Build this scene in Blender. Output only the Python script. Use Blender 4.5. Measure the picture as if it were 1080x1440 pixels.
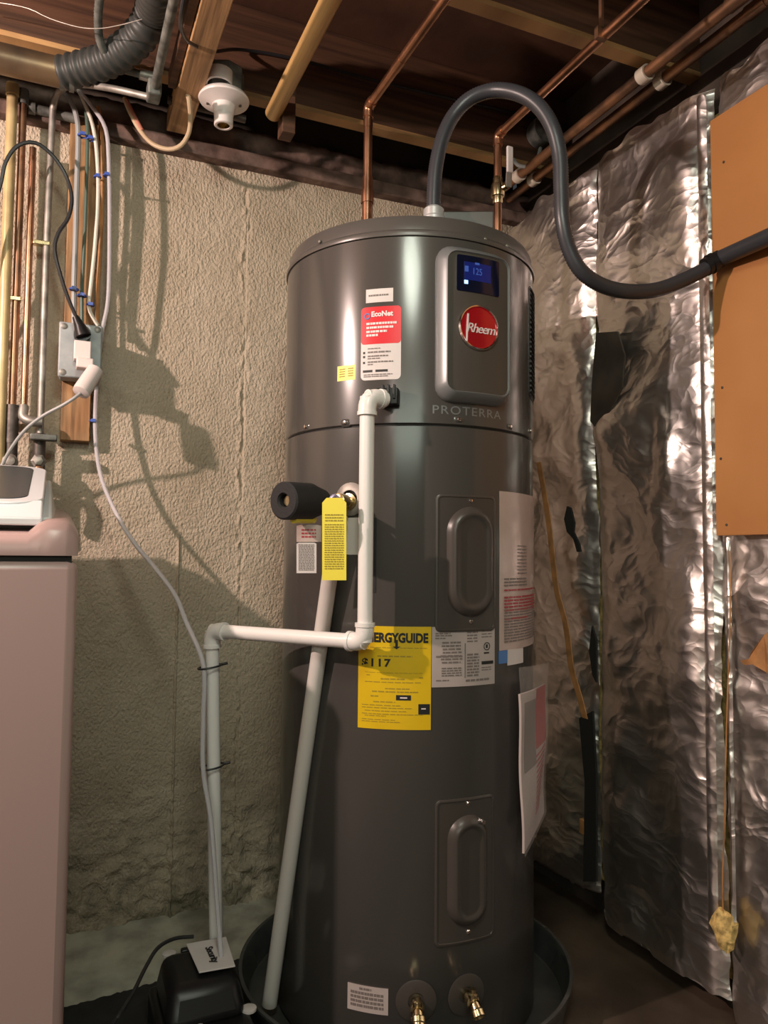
import bpy, math, random
import numpy as np
from mathutils import Vector, Matrix

random.seed(7)
rng = np.random.default_rng(11)
for o in list(bpy.data.objects):
    bpy.data.objects.remove(o, do_unlink=True)
scene = bpy.context.scene
COL = scene.collection
PI = math.pi

# ------------------------------------------------------------------ camera
FOC = 1075.0
HEAD = math.radians(23.4)
PITCH = math.atan(60 / FOC)
ROLL = 0.009
EYE = Vector((0, 0, 1.05))
Fh = Vector((math.sin(HEAD), math.cos(HEAD), 0))
Rh = Vector((math.cos(HEAD), -math.sin(HEAD), 0))
Fw = (Fh * math.cos(PITCH) + Vector((0, 0, 1)) * math.sin(PITCH)).normalized()
Up0 = Rh.cross(Fw).normalized()
Rt = Rh * math.cos(ROLL) + Up0 * math.sin(ROLL)
Up = Up0 * math.cos(ROLL) - Rh * math.sin(ROLL)
cd = bpy.data.cameras.new('camera')
cam = bpy.data.objects.new('camera', cd)
COL.objects.link(cam)
cd.sensor_fit = 'VERTICAL'
cd.sensor_height = 36
cd.sensor_width = 27
cd.lens = FOC / 1440 * 36
cd.clip_start = 0.02
M = Matrix((Rt, Up, -Fw)).transposed().to_4x4()
M.translation = EYE
cam.matrix_world = M
scene.camera = cam

# ------------------------------------------------------------------ world, lamps, exposure
scene.view_settings.view_transform = 'Standard'
scene.view_settings.look = 'None'
scene.view_settings.gamma = 1
scene.view_settings.use_curve_mapping = False
scene.view_settings.exposure = 0.0
w = bpy.data.worlds.new('world')
scene.world = w
w.use_nodes = True
w.node_tree.nodes['Background'].inputs[0].default_value = (0.75, 0.8, 0.9, 1)
w.node_tree.nodes['Background'].inputs[1].default_value = 0.05

def lamp(name, loc, power, color, radius):
    l = bpy.data.lights.new(name, 'POINT')
    l.energy = power
    l.color = color
    l.shadow_soft_size = radius
    o = bpy.data.objects.new(name, l)
    o.location = loc
    COL.objects.link(o)
    return o
lamp('ceiling_lamp_washer', (-1.30, 1.20, 2.02), 185, (1.0, 0.75, 0.66), 0.022)
lamp('ceiling_lamp_near', (0.12, 0.12, 2.24), 60, (0.93, 1.0, 0.84), 0.20)
lamp('fill_lamp_rear', (-1.6, -1.3, 2.1), 14, (1.0, 0.80, 0.74), 0.06)  # added fill lamp, there to brighten the washer front
def area(name, loc, aim, sx, sy, power, color):
    l = bpy.data.lights.new(name, 'AREA'); l.shape = 'RECTANGLE'; l.size = sx; l.size_y = sy
    l.energy = power; l.color = color
    o = bpy.data.objects.new(name, l); o.location = loc
    o.rotation_euler = (Vector(aim)-Vector(loc)).to_track_quat('-Z', 'Y').to_euler()
    COL.objects.link(o)
area('added_fill_area', (-1.3, -2.7, 2.05), (0.2, 2.2, 0.9), 2.0, 0.7, 32, (0.88, 1.0, 0.84))  # added soft fill behind the camera, not a real window

# ------------------------------------------------------------------ pixel to place
def ray(px, py):
    return (Fw * FOC + Rt * (px - 540) - Up * (py - 720)).normalized()
def at(px, py, Y=None, X=None, Z=None, d=None):
    r = ray(px, py)
    if Y is not None: t = (Y - EYE.y) / r.y
    elif X is not None: t = (X - EYE.x) / r.x
    elif Z is not None: t = (Z - EYE.z) / r.z
    else: t = d / r.dot(Fh)
    return EYE + r * t

# ------------------------------------------------------------------ numpy noise
_perm = rng.random((256, 256))
def vnoise(x, y):
    xi = np.floor(x).astype(int); yi = np.floor(y).astype(int)
    xf = x - xi; yf = y - yi
    u = xf * xf * (3 - 2 * xf); v = yf * yf * (3 - 2 * yf)
    a = _perm[xi & 255, yi & 255]; b = _perm[(xi + 1) & 255, yi & 255]
    c = _perm[xi & 255, (yi + 1) & 255]; d = _perm[(xi + 1) & 255, (yi + 1) & 255]
    return (a * (1 - u) + b * u) * (1 - v) + (c * (1 - u) + d * u) * v
def fbm(x, y, n=4):
    s = 0; a = 0.5
    for i in range(n):
        s = s + a * vnoise(x * 2 ** i + 13.7 * i, y * 2 ** i + 7.1 * i); a *= 0.5
    return s

# ------------------------------------------------------------------ materials
def mat(name, color, rough=0.5, metal=0.0, var=0.0, vscale=8.0, vcol=None, bump=0.0, bscale=60.0,
        stretch=(1, 1, 1), trans=0.0, emit=None, estr=0.0, coat=0.0, ior=1.45, alpha=1.0, rvar=0.0, detail=4.0):
    m = bpy.data.materials.new(name)
    m.use_nodes = True
    nt = m.node_tree; n = nt.nodes; l = nt.links
    b = n['Principled BSDF']
    c4 = (*color, 1)
    b.inputs['Base Color'].default_value = c4
    b.inputs['Roughness'].default_value = rough
    b.inputs['Metallic'].default_value = metal
    b.inputs['IOR'].default_value = ior
    b.inputs['Transmission Weight'].default_value = trans
    b.inputs['Coat Weight'].default_value = coat
    b.inputs['Coat Roughness'].default_value = 0.12
    b.inputs['Alpha'].default_value = alpha
    if emit:
        b.inputs['Emission Color'].default_value = (*emit, 1)
        b.inputs['Emission Strength'].default_value = estr
    if var or bump or rvar:
        tc = n.new('ShaderNodeTexCoord'); mp = n.new('ShaderNodeMapping')
        mp.inputs['Scale'].default_value = stretch
        l.new(tc.outputs['Object'], mp.inputs['Vector'])
    if var or rvar:
        t = n.new('ShaderNodeTexNoise'); t.inputs['Scale'].default_value = vscale
        t.inputs['Detail'].default_value = detail
        l.new(mp.outputs[0], t.inputs['Vector'])
    if var:
        r = n.new('ShaderNodeValToRGB')
        c2 = vcol if vcol else tuple(max(0, c * (1 - var)) for c in color)
        c1 = tuple(min(1, c * (1 + var * 0.5)) for c in color) if not vcol else color
        r.color_ramp.elements[0].position = 0.35; r.color_ramp.elements[1].position = 0.65
        r.color_ramp.elements[0].color = (*c2, 1); r.color_ramp.elements[1].color = (*c1, 1)
        l.new(t.outputs['Fac'], r.inputs['Fac']); l.new(r.outputs[0], b.inputs['Base Color'])
    if rvar:
        mr = n.new('ShaderNodeMapRange')
        mr.inputs['To Min'].default_value = max(0.02, rough - rvar); mr.inputs['To Max'].default_value = min(1, rough + rvar)
        l.new(t.outputs['Fac'], mr.inputs['Value']); l.new(mr.outputs[0], b.inputs['Roughness'])
    if bump:
        t2 = n.new('ShaderNodeTexNoise'); t2.inputs['Scale'].default_value = bscale; t2.inputs['Detail'].default_value = 3
        l.new(mp.outputs[0], t2.inputs['Vector'])
        bp = n.new('ShaderNodeBump'); bp.inputs['Strength'].default_value = 0.7; bp.inputs['Distance'].default_value = bump
        l.new(t2.outputs['Fac'], bp.inputs['Height']); l.new(bp.outputs[0], b.inputs['Normal'])
    return m

MT = {}
def defmats():
    A = MT
    A['jacket'] = mat('grey_enamel', (0.060, 0.056, 0.052), 0.21, 0.0, rvar=0.05, vscale=3, coat=0.15, bump=0.0008, bscale=4, stretch=(1, 1, .15))
    A['lid'] = mat('grey_lid_enamel', (0.08, 0.072, 0.066), 0.3)
    A['black_gap'] = mat('black_gap', (0.012, 0.012, 0.012), 0.6)
    A['panel'] = mat('panel_plastic', (0.054, 0.047, 0.042), 0.33)
    A['silver_plastic'] = mat('silver_plastic', (0.20, 0.21, 0.215), 0.36, 0.35)
    A['panel_face'] = mat('panel_face', (0.065, 0.056, 0.048), 0.4)
    A['chrome'] = mat('chrome', (0.8, 0.76, 0.74), 0.12, 1.0)
    A['red'] = mat('badge_red', (0.42, 0.006, 0.012), 0.18, 0.2, coat=0.6)
    A['glass_black'] = mat('black_glass', (0.004, 0.005, 0.012), 0.12, emit=(0.0, 0.004, 0.03), estr=0.15)
    A['blue_digit'] = mat('blue_digits', (0.02, 0.06, 0.3), 0.4, emit=(0.12, 0.22, 0.75), estr=0.22)
    A['blue_area'] = mat('blue_area', (0.005, 0.01, 0.08), 0.3, emit=(0.005, 0.015, 0.18), estr=0.3)
    A['blue_led'] = mat('blue_led', (0.2, 0.4, 1), 0.4, emit=(0.35, 0.6, 1.0), estr=2.0)
    A['label_white'] = mat('label_white', (0.62, 0.57, 0.56), 0.5, var=.06, vscale=12)
    A['label_dim'] = mat('label_dim', (0.42, 0.36, 0.345), 0.45, var=.06, vscale=12)
    A['label_red'] = mat('label_red', (0.62, 0.02, 0.03), 0.35)
    A['label_pink'] = mat('label_pink', (0.48, 0.37, 0.34), 0.22, var=.08, vscale=14, bump=.0012, bscale=30)
    A['label_blue'] = mat('label_blue', (0.06, 0.17, 0.42), 0.4)
    A['label_yellow'] = mat('label_yellow', (0.66, 0.44, 0.006), 0.4, var=.06, vscale=9)
    A['tag_yellow'] = mat('tag_yellow', (0.80, 0.68, 0.06), 0.4)
    A['ink'] = mat('ink_black', (0.012, 0.012, 0.012), 0.5)
    A['ink_grey'] = mat('ink_grey', (0.17, 0.14, 0.13), 0.5)
    A['ink_brown'] = mat('ink_on_yellow', (0.33, 0.24, 0.02), 0.5)
    A['ink_red'] = mat('ink_red', (0.36, 0.03, 0.04), 0.4)
    A['ink_white'] = mat('ink_white', (0.75, 0.66, 0.66), 0.5)
    A['brass'] = mat('brass', (0.56, 0.46, 0.27), 0.25, 1.0, rvar=.1, vscale=20)
    A['copper'] = mat('copper', (0.50, 0.26, 0.16), 0.33, 1.0, var=.45, vscale=9, rvar=.12)
    A['old_copper'] = mat('old_copper', (0.42, 0.22, 0.12), 0.42, 0.8, var=.5, vscale=11, rvar=.12, vcol=(0.16, .10, .07))
    A['iron'] = mat('black_iron', (0.10, 0.085, 0.075), 0.5, 0.6, var=.5, vscale=18, bump=.001, bscale=90)
    A['galv'] = mat('galvanised_steel', (0.34, 0.32, 0.29), 0.52, 0.65, var=.4, vscale=20)
    A['dull_galv'] = mat('dull_dusty_steel', (0.17, 0.18, 0.165), 0.6, 0.5, var=.5, vscale=30, bump=.001, bscale=120)
    A['yellow_pipe'] = mat('cream_gas_pipe', (0.52, 0.40, 0.20), 0.4, 0.2, var=.3, vscale=10)
    A['duct'] = mat('brown_duct', (0.24, 0.16, 0.09), 0.4, 0.6, var=.5, vscale=7, vcol=(.09, .065, .045))
    A['flex_duct'] = mat('flex_duct_grey', (0.045, 0.048, 0.045), 0.5, 0.3)
    A['pvc'] = mat('white_pvc', (0.74, 0.72, 0.70), 0.3)
    A['pvc2'] = mat('cpvc_grey_white', (0.56, 0.53, 0.50), 0.3)
    A['conduit'] = mat('liquid_tight_black', (0.035, 0.036, 0.042), 0.36)
    A['conn'] = mat('grey_connector', (0.42, 0.42, 0.42), 0.4, 0.3)
    A['foam'] = mat('black_foam', (0.012, 0.012, 0.013), 0.75, bump=.001, bscale=200)
    A['rubber'] = mat('black_plastic', (0.008, 0.008, 0.009), 0.38)
    A['mat'] = mat('black_mat', (0.018, 0.019, 0.02), 0.7, var=.3, vscale=20, bump=.0006, bscale=150)
    A['pan'] = mat('drain_pan_plastic', (0.05, 0.052, 0.05), 0.25, var=.3, vscale=10)
    A['washer'] = mat('washer_enamel', (0.36, 0.25, 0.235), 0.32)
    A['washer_lid'] = mat('washer_lid_frame', (0.70, 0.73, 0.76), 0.25)
    A['washer_glass'] = mat('washer_tinted_glass', (0.035, 0.045, 0.052), 0.35, bump=.0004, bscale=300)
    A['porcelain'] = mat('porcelain_white', (0.72, 0.67, 0.65), 0.25)
    A['cable_tan'] = mat('tan_cable', (0.50, 0.38, 0.24), 0.5)
    A['cable_red'] = mat('red_cable', (0.45, 0.17, 0.12), 0.5)
    A['cable_grey'] = mat('grey_cable', (0.30, 0.31, 0.31), 0.45)
    A['cable_green'] = mat('green_cable', (0.07, 0.11, 0.085), 0.45)
    A['cable_white'] = mat('white_cable', (0.66, 0.62, 0.54), 0.45)
    A['cable_black'] = mat('black_cable', (0.02, 0.021, 0.023), 0.38)
    A['tube_clear'] = mat('clear_tube', (0.74, 0.72, 0.76), 0.12, trans=0.45)
    A['tie_blue'] = mat('blue_tie', (0.05, 0.10, 0.42), 0.4)
    A['plug_pink'] = mat('adaptor_white', (0.68, 0.60, 0.58), 0.4)
    A['box_grey'] = mat('box_grey', (0.33, 0.35, 0.36), 0.5, 0.1, var=.15, vscale=30)
    A['wood'] = mat('lit_edge_wood', (0.42, 0.24, 0.10), 0.6, var=.45, vscale=5, stretch=(1, .08, 6), bump=.001, bscale=20)  # lighter copy of the joist wood, for its lamplit edge
    A['wood_y'] = mat('pine_beam', (0.40, 0.235, 0.11), 0.6, var=.4, vscale=14, stretch=(6, .25, 6), bump=.001, bscale=20)
    A['wood_board'] = mat('board_wood', (0.36, 0.20, 0.09), 0.65, var=.45, vscale=20, stretch=(4, 4, .3), bump=.001, bscale=20)
    A['wood_dark'] = mat('joist_wood', (0.095, 0.045, 0.024), 0.7, var=.5, vscale=10, stretch=(.2, 5, 5), bump=.001, bscale=30)
    A['subfloor'] = mat('subfloor_wood', (0.085, 0.036, 0.018), 0.75, var=.45, vscale=4, bump=.001, bscale=40)
    A['sill'] = mat('old_sill', (0.16, 0.105, 0.085), 0.85, var=.6, vscale=14, bump=.006, bscale=28)
    A['dowel'] = mat('varnished_rod', (0.58, 0.36, 0.14), 0.35, var=.3, vscale=10, stretch=(8, .3, 8))
    A['hardboard'] = mat('orange_hardboard', (0.47, 0.215, 0.075), 0.45, var=.18, vscale=2.2, vcol=(.38, .16, .05), bump=.0008, bscale=14)
    A['kraft'] = mat('kraft_paper', (0.40, 0.19, 0.07), 0.6, var=.3, vscale=30)
    A['fibre'] = mat('yellow_fibreglass', (0.62, 0.44, 0.16), 0.9, var=.5, vscale=60, bump=.004, bscale=80)
    A['fibre_black'] = mat('black_void', (0.012, 0.011, 0.01), 0.9)
    A['recess'] = mat('shade_dark_recess', (0.06, 0.045, 0.035), 0.9, var=.4, vscale=8)  # darkness of shaded gaps put into the wood colour
    A['paint'] = mat('room_paint', (0.34, 0.31, 0.27), 0.8, var=.2, vscale=2)
    A['strap'] = mat('white_strap', (0.62, 0.55, 0.46), 0.5)
    A['plastic_bag'] = mat('clear_pouch', (0.75, 0.68, 0.66), 0.15, alpha=0.12, bump=.003, bscale=18)
    A['purple'] = mat('purple_cap', (0.36, 0.30, 0.46), 0.35, 0.3)
    # floor: concrete, its shadow put into a dark brown base colour
    A['floor'] = mat('shade_brown_floor', (0.085, 0.06, 0.042), 0.5, var=.5, vscale=4, bump=.001, bscale=40)
    A['bare'] = mat('bare_concrete', (0.38, 0.37, 0.30), 0.85, var=.35, vscale=12, bump=.003, bscale=60)
defmats()

def concrete_wall_mat():
    m = bpy.data.materials.new('painted_cast_concrete'); m.use_nodes = True
    nt = m.node_tree; n = nt.nodes; l = nt.links; b = n['Principled BSDF']
    tc = n.new('ShaderNodeTexCoord')
    b.inputs['Roughness'].default_value = 0.75
    sep = n.new('ShaderNodeSeparateXYZ'); l.new(tc.outputs['Object'], sep.inputs[0])
    t = n.new('ShaderNodeTexNoise'); t.inputs['Scale'].default_value = 3.5; t.inputs['Detail'].default_value = 8; t.inputs['Roughness'].default_value = .6
    l.new(tc.outputs['Object'], t.inputs['Vector'])
    r = n.new('ShaderNodeValToRGB'); e = r.color_ramp.elements
    e[0].position = .3; e[1].position = .7
    e[0].color = (0.37, 0.30, 0.215, 1); e[1].color = (0.52, 0.44, 0.34, 1)
    l.new(t.outputs['Fac'], r.inputs['Fac'])
    # bare dirty patches and flaking near the foot (a stain of the wall itself)
    t2 = n.new('ShaderNodeTexNoise'); t2.inputs['Scale'].default_value = 9; t2.inputs['Detail'].default_value = 8; t2.inputs['Roughness'].default_value = .7
    l.new(tc.outputs['Object'], t2.inputs['Vector'])
    mr = n.new('ShaderNodeMapRange'); mr.inputs['From Min'].default_value = .42; mr.inputs['From Max'].default_value = .02
    l.new(sep.outputs['Z'], mr.inputs['Value'])
    mul = n.new('ShaderNodeMath'); mul.operation = 'MULTIPLY'; l.new(mr.outputs[0], mul.inputs[0])
    cr = n.new('ShaderNodeMapRange'); cr.inputs['From Min'].default_value = .4; cr.inputs['From Max'].default_value = .6
    l.new(t2.outputs['Fac'], cr.inputs['Value']); l.new(cr.outputs[0], mul.inputs[1])
    mx = n.new('ShaderNodeMixRGB'); mx.inputs[2].default_value = (0.17, 0.15, 0.10, 1)
    l.new(mul.outputs[0], mx.inputs[0]); l.new(r.outputs[0], mx.inputs[1]); l.new(mx.outputs[0], b.inputs['Base Color'])
    n1 = n.new('ShaderNodeTexNoise'); n1.inputs['Scale'].default_value = 150; n1.inputs['Detail'].default_value = 2.5
    n2 = n.new('ShaderNodeTexVoronoi'); n2.inputs['Scale'].default_value = 48; n2.feature = 'SMOOTH_F1'
    mp = n.new('ShaderNodeMapping'); mp.inputs['Scale'].default_value = (1, 1, .7)
    l.new(tc.outputs['Object'], mp.inputs[0]); l.new(mp.outputs[0], n1.inputs['Vector'])
    w2 = n.new('ShaderNodeMixRGB'); w2.inputs[0].default_value = .03
    l.new(mp.outputs[0], w2.inputs[1]); l.new(t2.outputs['Color'], w2.inputs[2]); l.new(w2.outputs[0], n2.inputs['Vector'])
    ad = n.new('ShaderNodeMath'); ad.operation = 'MULTIPLY_ADD'; ad.inputs[1].default_value = -0.22
    l.new(n2.outputs['Distance'], ad.inputs[0]); l.new(n1.outputs['Fac'], ad.inputs[2])
    bp = n.new('ShaderNodeBump'); bp.inputs['Strength'].default_value = .85; bp.inputs['Distance'].default_value = .009
    l.new(ad.outputs[0], bp.inputs['Height']); l.new(bp.outputs[0], b.inputs['Normal'])
    return m
MT['concrete'] = concrete_wall_mat()

def foil_mat():
    m = bpy.data.materials.new('crinkled_foil'); m.use_nodes = True
    nt = m.node_tree; n = nt.nodes; l = nt.links; b = n['Principled BSDF']
    b.inputs['Metallic'].default_value = 1.0
    b.inputs['Base Color'].default_value = (0.80, 0.76, 0.73, 1)
    b.inputs['Roughness'].default_value = 0.36
    tc = n.new('ShaderNodeTexCoord')
    mp = n.new('ShaderNodeMapping'); mp.inputs['Scale'].default_value = (1, .75, 1.0)
    l.new(tc.outputs['Object'], mp.inputs[0])
    wn = n.new('ShaderNodeTexNoise'); wn.inputs['Scale'].default_value = 5; wn.inputs['Detail'].default_value = 3
    l.new(mp.outputs[0], wn.inputs['Vector'])
    wm = n.new('ShaderNodeMixRGB'); wm.inputs[0].default_value = .22
    l.new(mp.outputs[0], wm.inputs[1]); l.new(wn.outputs['Color'], wm.inputs[2])
    v = n.new('ShaderNodeTexVoronoi'); v.feature = 'F1'; v.inputs['Scale'].default_value = 15
    v2 = n.new('ShaderNodeTexVoronoi'); v2.feature = 'F1'; v2.inputs['Scale'].default_value = 40
    l.new(wm.outputs[0], v.inputs['Vector']); l.new(wm.outputs[0], v2.inputs['Vector'])
    ma = n.new('ShaderNodeMath'); ma.operation = 'MULTIPLY_ADD'; ma.inputs[1].default_value = .35
    l.new(v2.outputs['Distance'], ma.inputs[0]); l.new(v.outputs['Distance'], ma.inputs[2])
    bp = n.new('ShaderNodeBump'); bp.inputs['Strength'].default_value = .75; bp.inputs['Distance'].default_value = .010
    l.new(ma.outputs[0], bp.inputs['Height']); l.new(bp.outputs[0], b.inputs['Normal'])
    return m
MT['foil'] = foil_mat()

# ------------------------------------------------------------------ object helpers
def setp(o, label=None, cat=None, group=None, kind=None):
    if label: o['label'] = label
    if cat: o['category'] = cat
    if group: o['group'] = group
    if kind: o['kind'] = kind
    return o
TINY = {'small_print', 'white_print', 'red_print', 'black_mark', 'white_mark', 'black_box', 'black_bar', 'nail', 'reflection_fins', 'clip_teeth', 'approval_mark', 'display_icon'}
WL = {}                      # world location of every object made here
def thing(name, loc, label, cat, group=None):
    o = bpy.data.objects.new(name, None)
    COL.objects.link(o); o.location = loc; o.empty_display_size = .05
    WL[o] = Vector(loc)
    return setp(o, label, cat, group)

class MB:
    def __init__(s): s.v = []; s.f = []
    def add(s, vs, fs):
        k = len(s.v); s.v += [tuple(v) for v in vs]; s.f += [tuple(i + k for i in f) for f in fs]; return s
    def box(s, a, b, m=None):
        x0, y0, z0 = a; x1, y1, z1 = b
        vs = [Vector(p) for p in ((x0,y0,z0),(x1,y0,z0),(x1,y1,z0),(x0,y1,z0),(x0,y0,z1),(x1,y0,z1),(x1,y1,z1),(x0,y1,z1))]
        if m is not None: vs = [m @ v for v in vs]
        return s.add(vs, [(0,3,2,1),(4,5,6,7),(0,1,5,4),(1,2,6,5),(2,3,7,6),(3,0,4,7)])
    def hexa(s, vs):
        return s.add(vs, [(0,3,2,1),(4,5,6,7),(0,1,5,4),(1,2,6,5),(2,3,7,6),(3,0,4,7)])
    def tube(s, pts, r, seg=12, caps=True, radii=None, ref=None):
        pts = [Vector(p) for p in pts]; n = len(pts); rings = []
        tprev = None; nv = None
        for i, p in enumerate(pts):
            t = (pts[min(i+1, n-1)] - pts[max(i-1, 0)]).normalized()
            if nv is None:
                a = Vector((0, 0, 1)) if abs(t.z) < .9 else Vector((1, 0, 0))
                nv = t.cross(a).normalized()
            else:
                nv = (nv - t * nv.dot(t)).normalized()
            bv = t.cross(nv)
            rr = radii[i] if radii else r
            rings.append([p + (nv * math.cos(2*PI*k/seg) + bv * math.sin(2*PI*k/seg)) * rr for k in range(seg)])
        vs = [v for rg in rings for v in rg]; fs = []
        for i in range(n-1):
            for k in range(seg):
                k2 = (k+1) % seg
                fs.append((i*seg+k, i*seg+k2, (i+1)*seg+k2, (i+1)*seg+k))
        if caps:
            fs.append(tuple(reversed(range(seg)))); fs.append(tuple((n-1)*seg+k for k in range(seg)))
        return s.add(vs, fs)
    def cyl(s, a, b, r, r2=None, seg=16):
        return s.tube([a, b], r, seg, True, [r, r if r2 is None else r2])
    def lathe(s, prof, o, axis=(0,0,1), seg=48, close=False):
        # prof: (radius, height) ; revolves about axis through o
        ax = Vector(axis).normalized(); a = Vector((0,0,1)) if abs(ax.z) < .9 else Vector((1,0,0))
        u = ax.cross(a).normalized(); v = ax.cross(u); o = Vector(o)
        vs = []; fs = []; n = len(prof)
        for (r, h) in prof:
            for k in range(seg):
                c = 2*PI*k/seg
                vs.append(o + ax*h + (u*math.cos(c) + v*math.sin(c)) * max(r, 1e-5))
        for i in range(n-1 + (1 if close else 0)):
            j = (i+1) % n
            for k in range(seg):
                k2 = (k+1) % seg
                fs.append((i*seg+k, i*seg+k2, j*seg+k2, j*seg+k))
        return s.add(vs, fs)
    def ball(s, c, r, seg=12, sc=(1,1,1)):
        prof = [(math.sin(PI*i/8)*r, -math.cos(PI*i/8)*r) for i in range(9)]
        k = len(s.v); s.lathe(prof, (0,0,0), seg=seg)
        for i in range(k, len(s.v)):
            v = s.v[i]; s.v[i] = (v[0]*sc[0]+c[0], v[1]*sc[1]+c[1], v[2]*sc[2]+c[2])
        return s
    def build(s, name, m, parent=None, smooth=True, bevel=0, ang=35, sub=0):
        me = bpy.data.meshes.new(name)
        if parent is not None:
            org = WL[parent]
        else:
            xs = [v[0] for v in s.v]; ys = [v[1] for v in s.v]; zs = [v[2] for v in s.v]
            org = Vector(((min(xs)+max(xs))/2, (min(ys)+max(ys))/2, min(zs)))
        me.from_pydata([(v[0]-org[0], v[1]-org[1], v[2]-org[2]) for v in s.v], [], s.f)
        me.materials.append(MT[m] if isinstance(m, str) else m)
        me.validate(); me.update()
        if smooth:
            me.shade_smooth(); me.set_sharp_from_angle(angle=math.radians(ang))
        o = bpy.data.objects.new(name, me); COL.objects.link(o)
        if parent is not None: o.parent = parent
        else: o.location = org
        WL[o] = org.copy()
        if name in TINY: o['kind'] = 'stuff'
        if bevel:
            b = o.modifiers.new('bevel', 'BEVEL'); b.width = bevel; b.segments = 3; b.limit_method = 'ANGLE'; b.angle_limit = math.radians(40)
        if sub:
            b = o.modifiers.new('sub', 'SUBSURF'); b.levels = sub; b.render_levels = sub
        return o

def smooth_path(pts, step=0.01):
    pts = [Vector(p) for p in pts]
    P = [pts[0]*2 - pts[1]] + pts + [pts[-1]*2 - pts[-2]]
    out = []
    for i in range(1, len(P)-2):
        a, b, c, d = P[i-1], P[i], P[i+1], P[i+2]
        n = max(2, int((c-b).length/step))
        for k in range(n):
            t = k/n
            out.append(0.5*((2*b) + (c-a)*t + (2*a-5*b+4*c-d)*t*t + (3*b-a-3*c+d)*t*t*t))
    out.append(pts[-1])
    return out
def elbow_path(pts, rad, n=6):
    pts = [Vector(p) for p in pts]; out = [pts[0]]
    for i in range(1, len(pts)-1):
        a = (pts[i-1]-pts[i]).normalized(); b = (pts[i+1]-pts[i]).normalized()
        p0 = pts[i]+a*rad; p1 = pts[i]+b*rad
        for k in range(n+1):
            t = k/n
            out.append(p0*(1-t)**2 + pts[i]*2*t*(1-t) + p1*t*t)
    out.append(pts[-1]); return out

def grid_mesh(name, P, nu, nv, m, parent=None, kind=None):
    # P: (nv*nu,3) array
    me = bpy.data.meshes.new(name)
    org = np.array(WL[parent]) if parent is not None else np.array([P[:,0].mean(), P[:,1].mean(), P[:,2].min()])
    me.vertices.add(len(P)); me.vertices.foreach_set('co', (P-org).astype(np.float32).ravel())
    i = np.arange(nu-1)[None,:] + nu*np.arange(nv-1)[:,None]
    q = np.stack([i, i+1, i+nu+1, i+nu], -1).reshape(-1, 4)
    me.loops.add(q.size); me.loops.foreach_set('vertex_index', q.ravel().astype(np.int32))
    me.polygons.add(len(q)); me.polygons.foreach_set('loop_start', (np.arange(len(q))*4).astype(np.int32))
    me.update(calc_edges=True); me.validate()
    me.shade_smooth()
    me.materials.append(MT[m])
    o = bpy.data.objects.new(name, me); COL.objects.link(o)
    if parent is not None: o.parent = parent
    else: o.location = Vector(org)
    WL[o] = Vector(org)
    if kind: o['kind'] = kind
    return o

_tc = {}
def text_mesh(s, size=1.0, extrude=0.0, shear=0.0, spacing=1.0, bold=0.0):
    c = bpy.data.curves.new('t', 'FONT'); c.body = s; c.size = size; c.extrude = extrude
    c.align_x = 'CENTER'; c.align_y = 'CENTER'; c.shear = shear; c.space_character = spacing; c.offset = bold
    c.resolution_u = 3
    o = bpy.data.objects.new('t', c); COL.objects.link(o)
    bpy.context.view_layer.update()
    me = o.evaluated_get(bpy.context.evaluated_depsgraph_get()).to_mesh()
    vs = [tuple(v.co) for v in me.vertices]; fs = [tuple(p.vertices) for p in me.polygons]
    bpy.data.objects.remove(o, do_unlink=True)
    return vs, fs
def text_plane(s, o, u, v, size, **k):
    u = Vector(u).normalized(); v = Vector(v).normalized(); n = u.cross(v)
    vs, fs = text_mesh(s, size, k.pop('extrude', .0004), **k)
    b = MB(); b.add([Vector(o) + u*p[0] + v*p[1] + n*p[2] for p in vs], fs); return b

# =================================================================== THE SETTING
XW, YW, ZW = 1.42, 2.266, 2.22      # foil face, concrete face, top of the concrete
X0, Y0 = -3.0, -3.0
ZJ, ZS = 2.32, 2.56                 # joist undersides, subfloor

def struct(o): o['kind'] = 'structure'; return o
fl = struct(MB().box((X0-.1, Y0-.1, -.12), (XW+.2, YW+.3, 0)).build('floor', 'floor', smooth=False))
wb = None
# back wall of cast concrete, real relief
def back_wall():
    xa = at(338, 600, Y=YW).x; xb = at(247, 930, Y=YW).x
    xs = np.unique(np.concatenate([np.linspace(-1.3, XW+.12, 330), np.linspace(xa-.028, xa+.028, 34), np.linspace(xb-.010, xb+.010, 14)])); zs = np.linspace(0, ZW, 420)
    Xg, Zg = np.meshgrid(xs, zs)
    n = fbm(Xg*9, Zg*7, 4) - .5
    big = fbm(Xg*1.7+3, Zg*1.5+9, 3) - .45
    low = np.clip((.55 - Zg)/.45, 0, 1)
    rough = fbm(Xg*38+5, Zg*38, 3) - .45
    d = n*.006 + big*.008 + rough*(.003 + .042*low**1.6)
    # form joints: a ragged seam and a fine one
    w1 = (vnoise(Zg*14, Zg*0+2)-.5)*.012 + (vnoise(Zg*70, Zg*0+5)-.5)*.008
    s1 = np.exp(-((Xg-xa-w1)/.006)**2); s2 = np.exp(-((Xg-xb)/.003)**2)
    d = d + s1*(.020*(fbm(Zg*55, Xg*40, 2)-.28)) - .005*np.exp(-((Xg-xa-w1-.010)/.004)**2)*np.clip(vnoise(Zg*22+4, Zg*0+8)*3-1.3, 0, 1) + s2*.007*(Zg < 1.1)
    d = d + .0045*(Xg > xa+.01)
    P = np.stack([Xg, YW - np.clip(d, -.02, .03), Zg], -1).reshape(-1, 3)
    o = grid_mesh('wall_back', P, len(xs), len(zs), 'concrete', kind='structure')
    return o
wb = back_wall()
# backing of the wall and the part beyond the frame
p = MB().box((X0-.1, YW+.03, 0), (XW+.2, YW+.25, ZW)).box((X0-.1, YW-.002, 0), (-1.29, YW+.04, ZW))
p.build('wall_body', 'concrete', wb)
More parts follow.
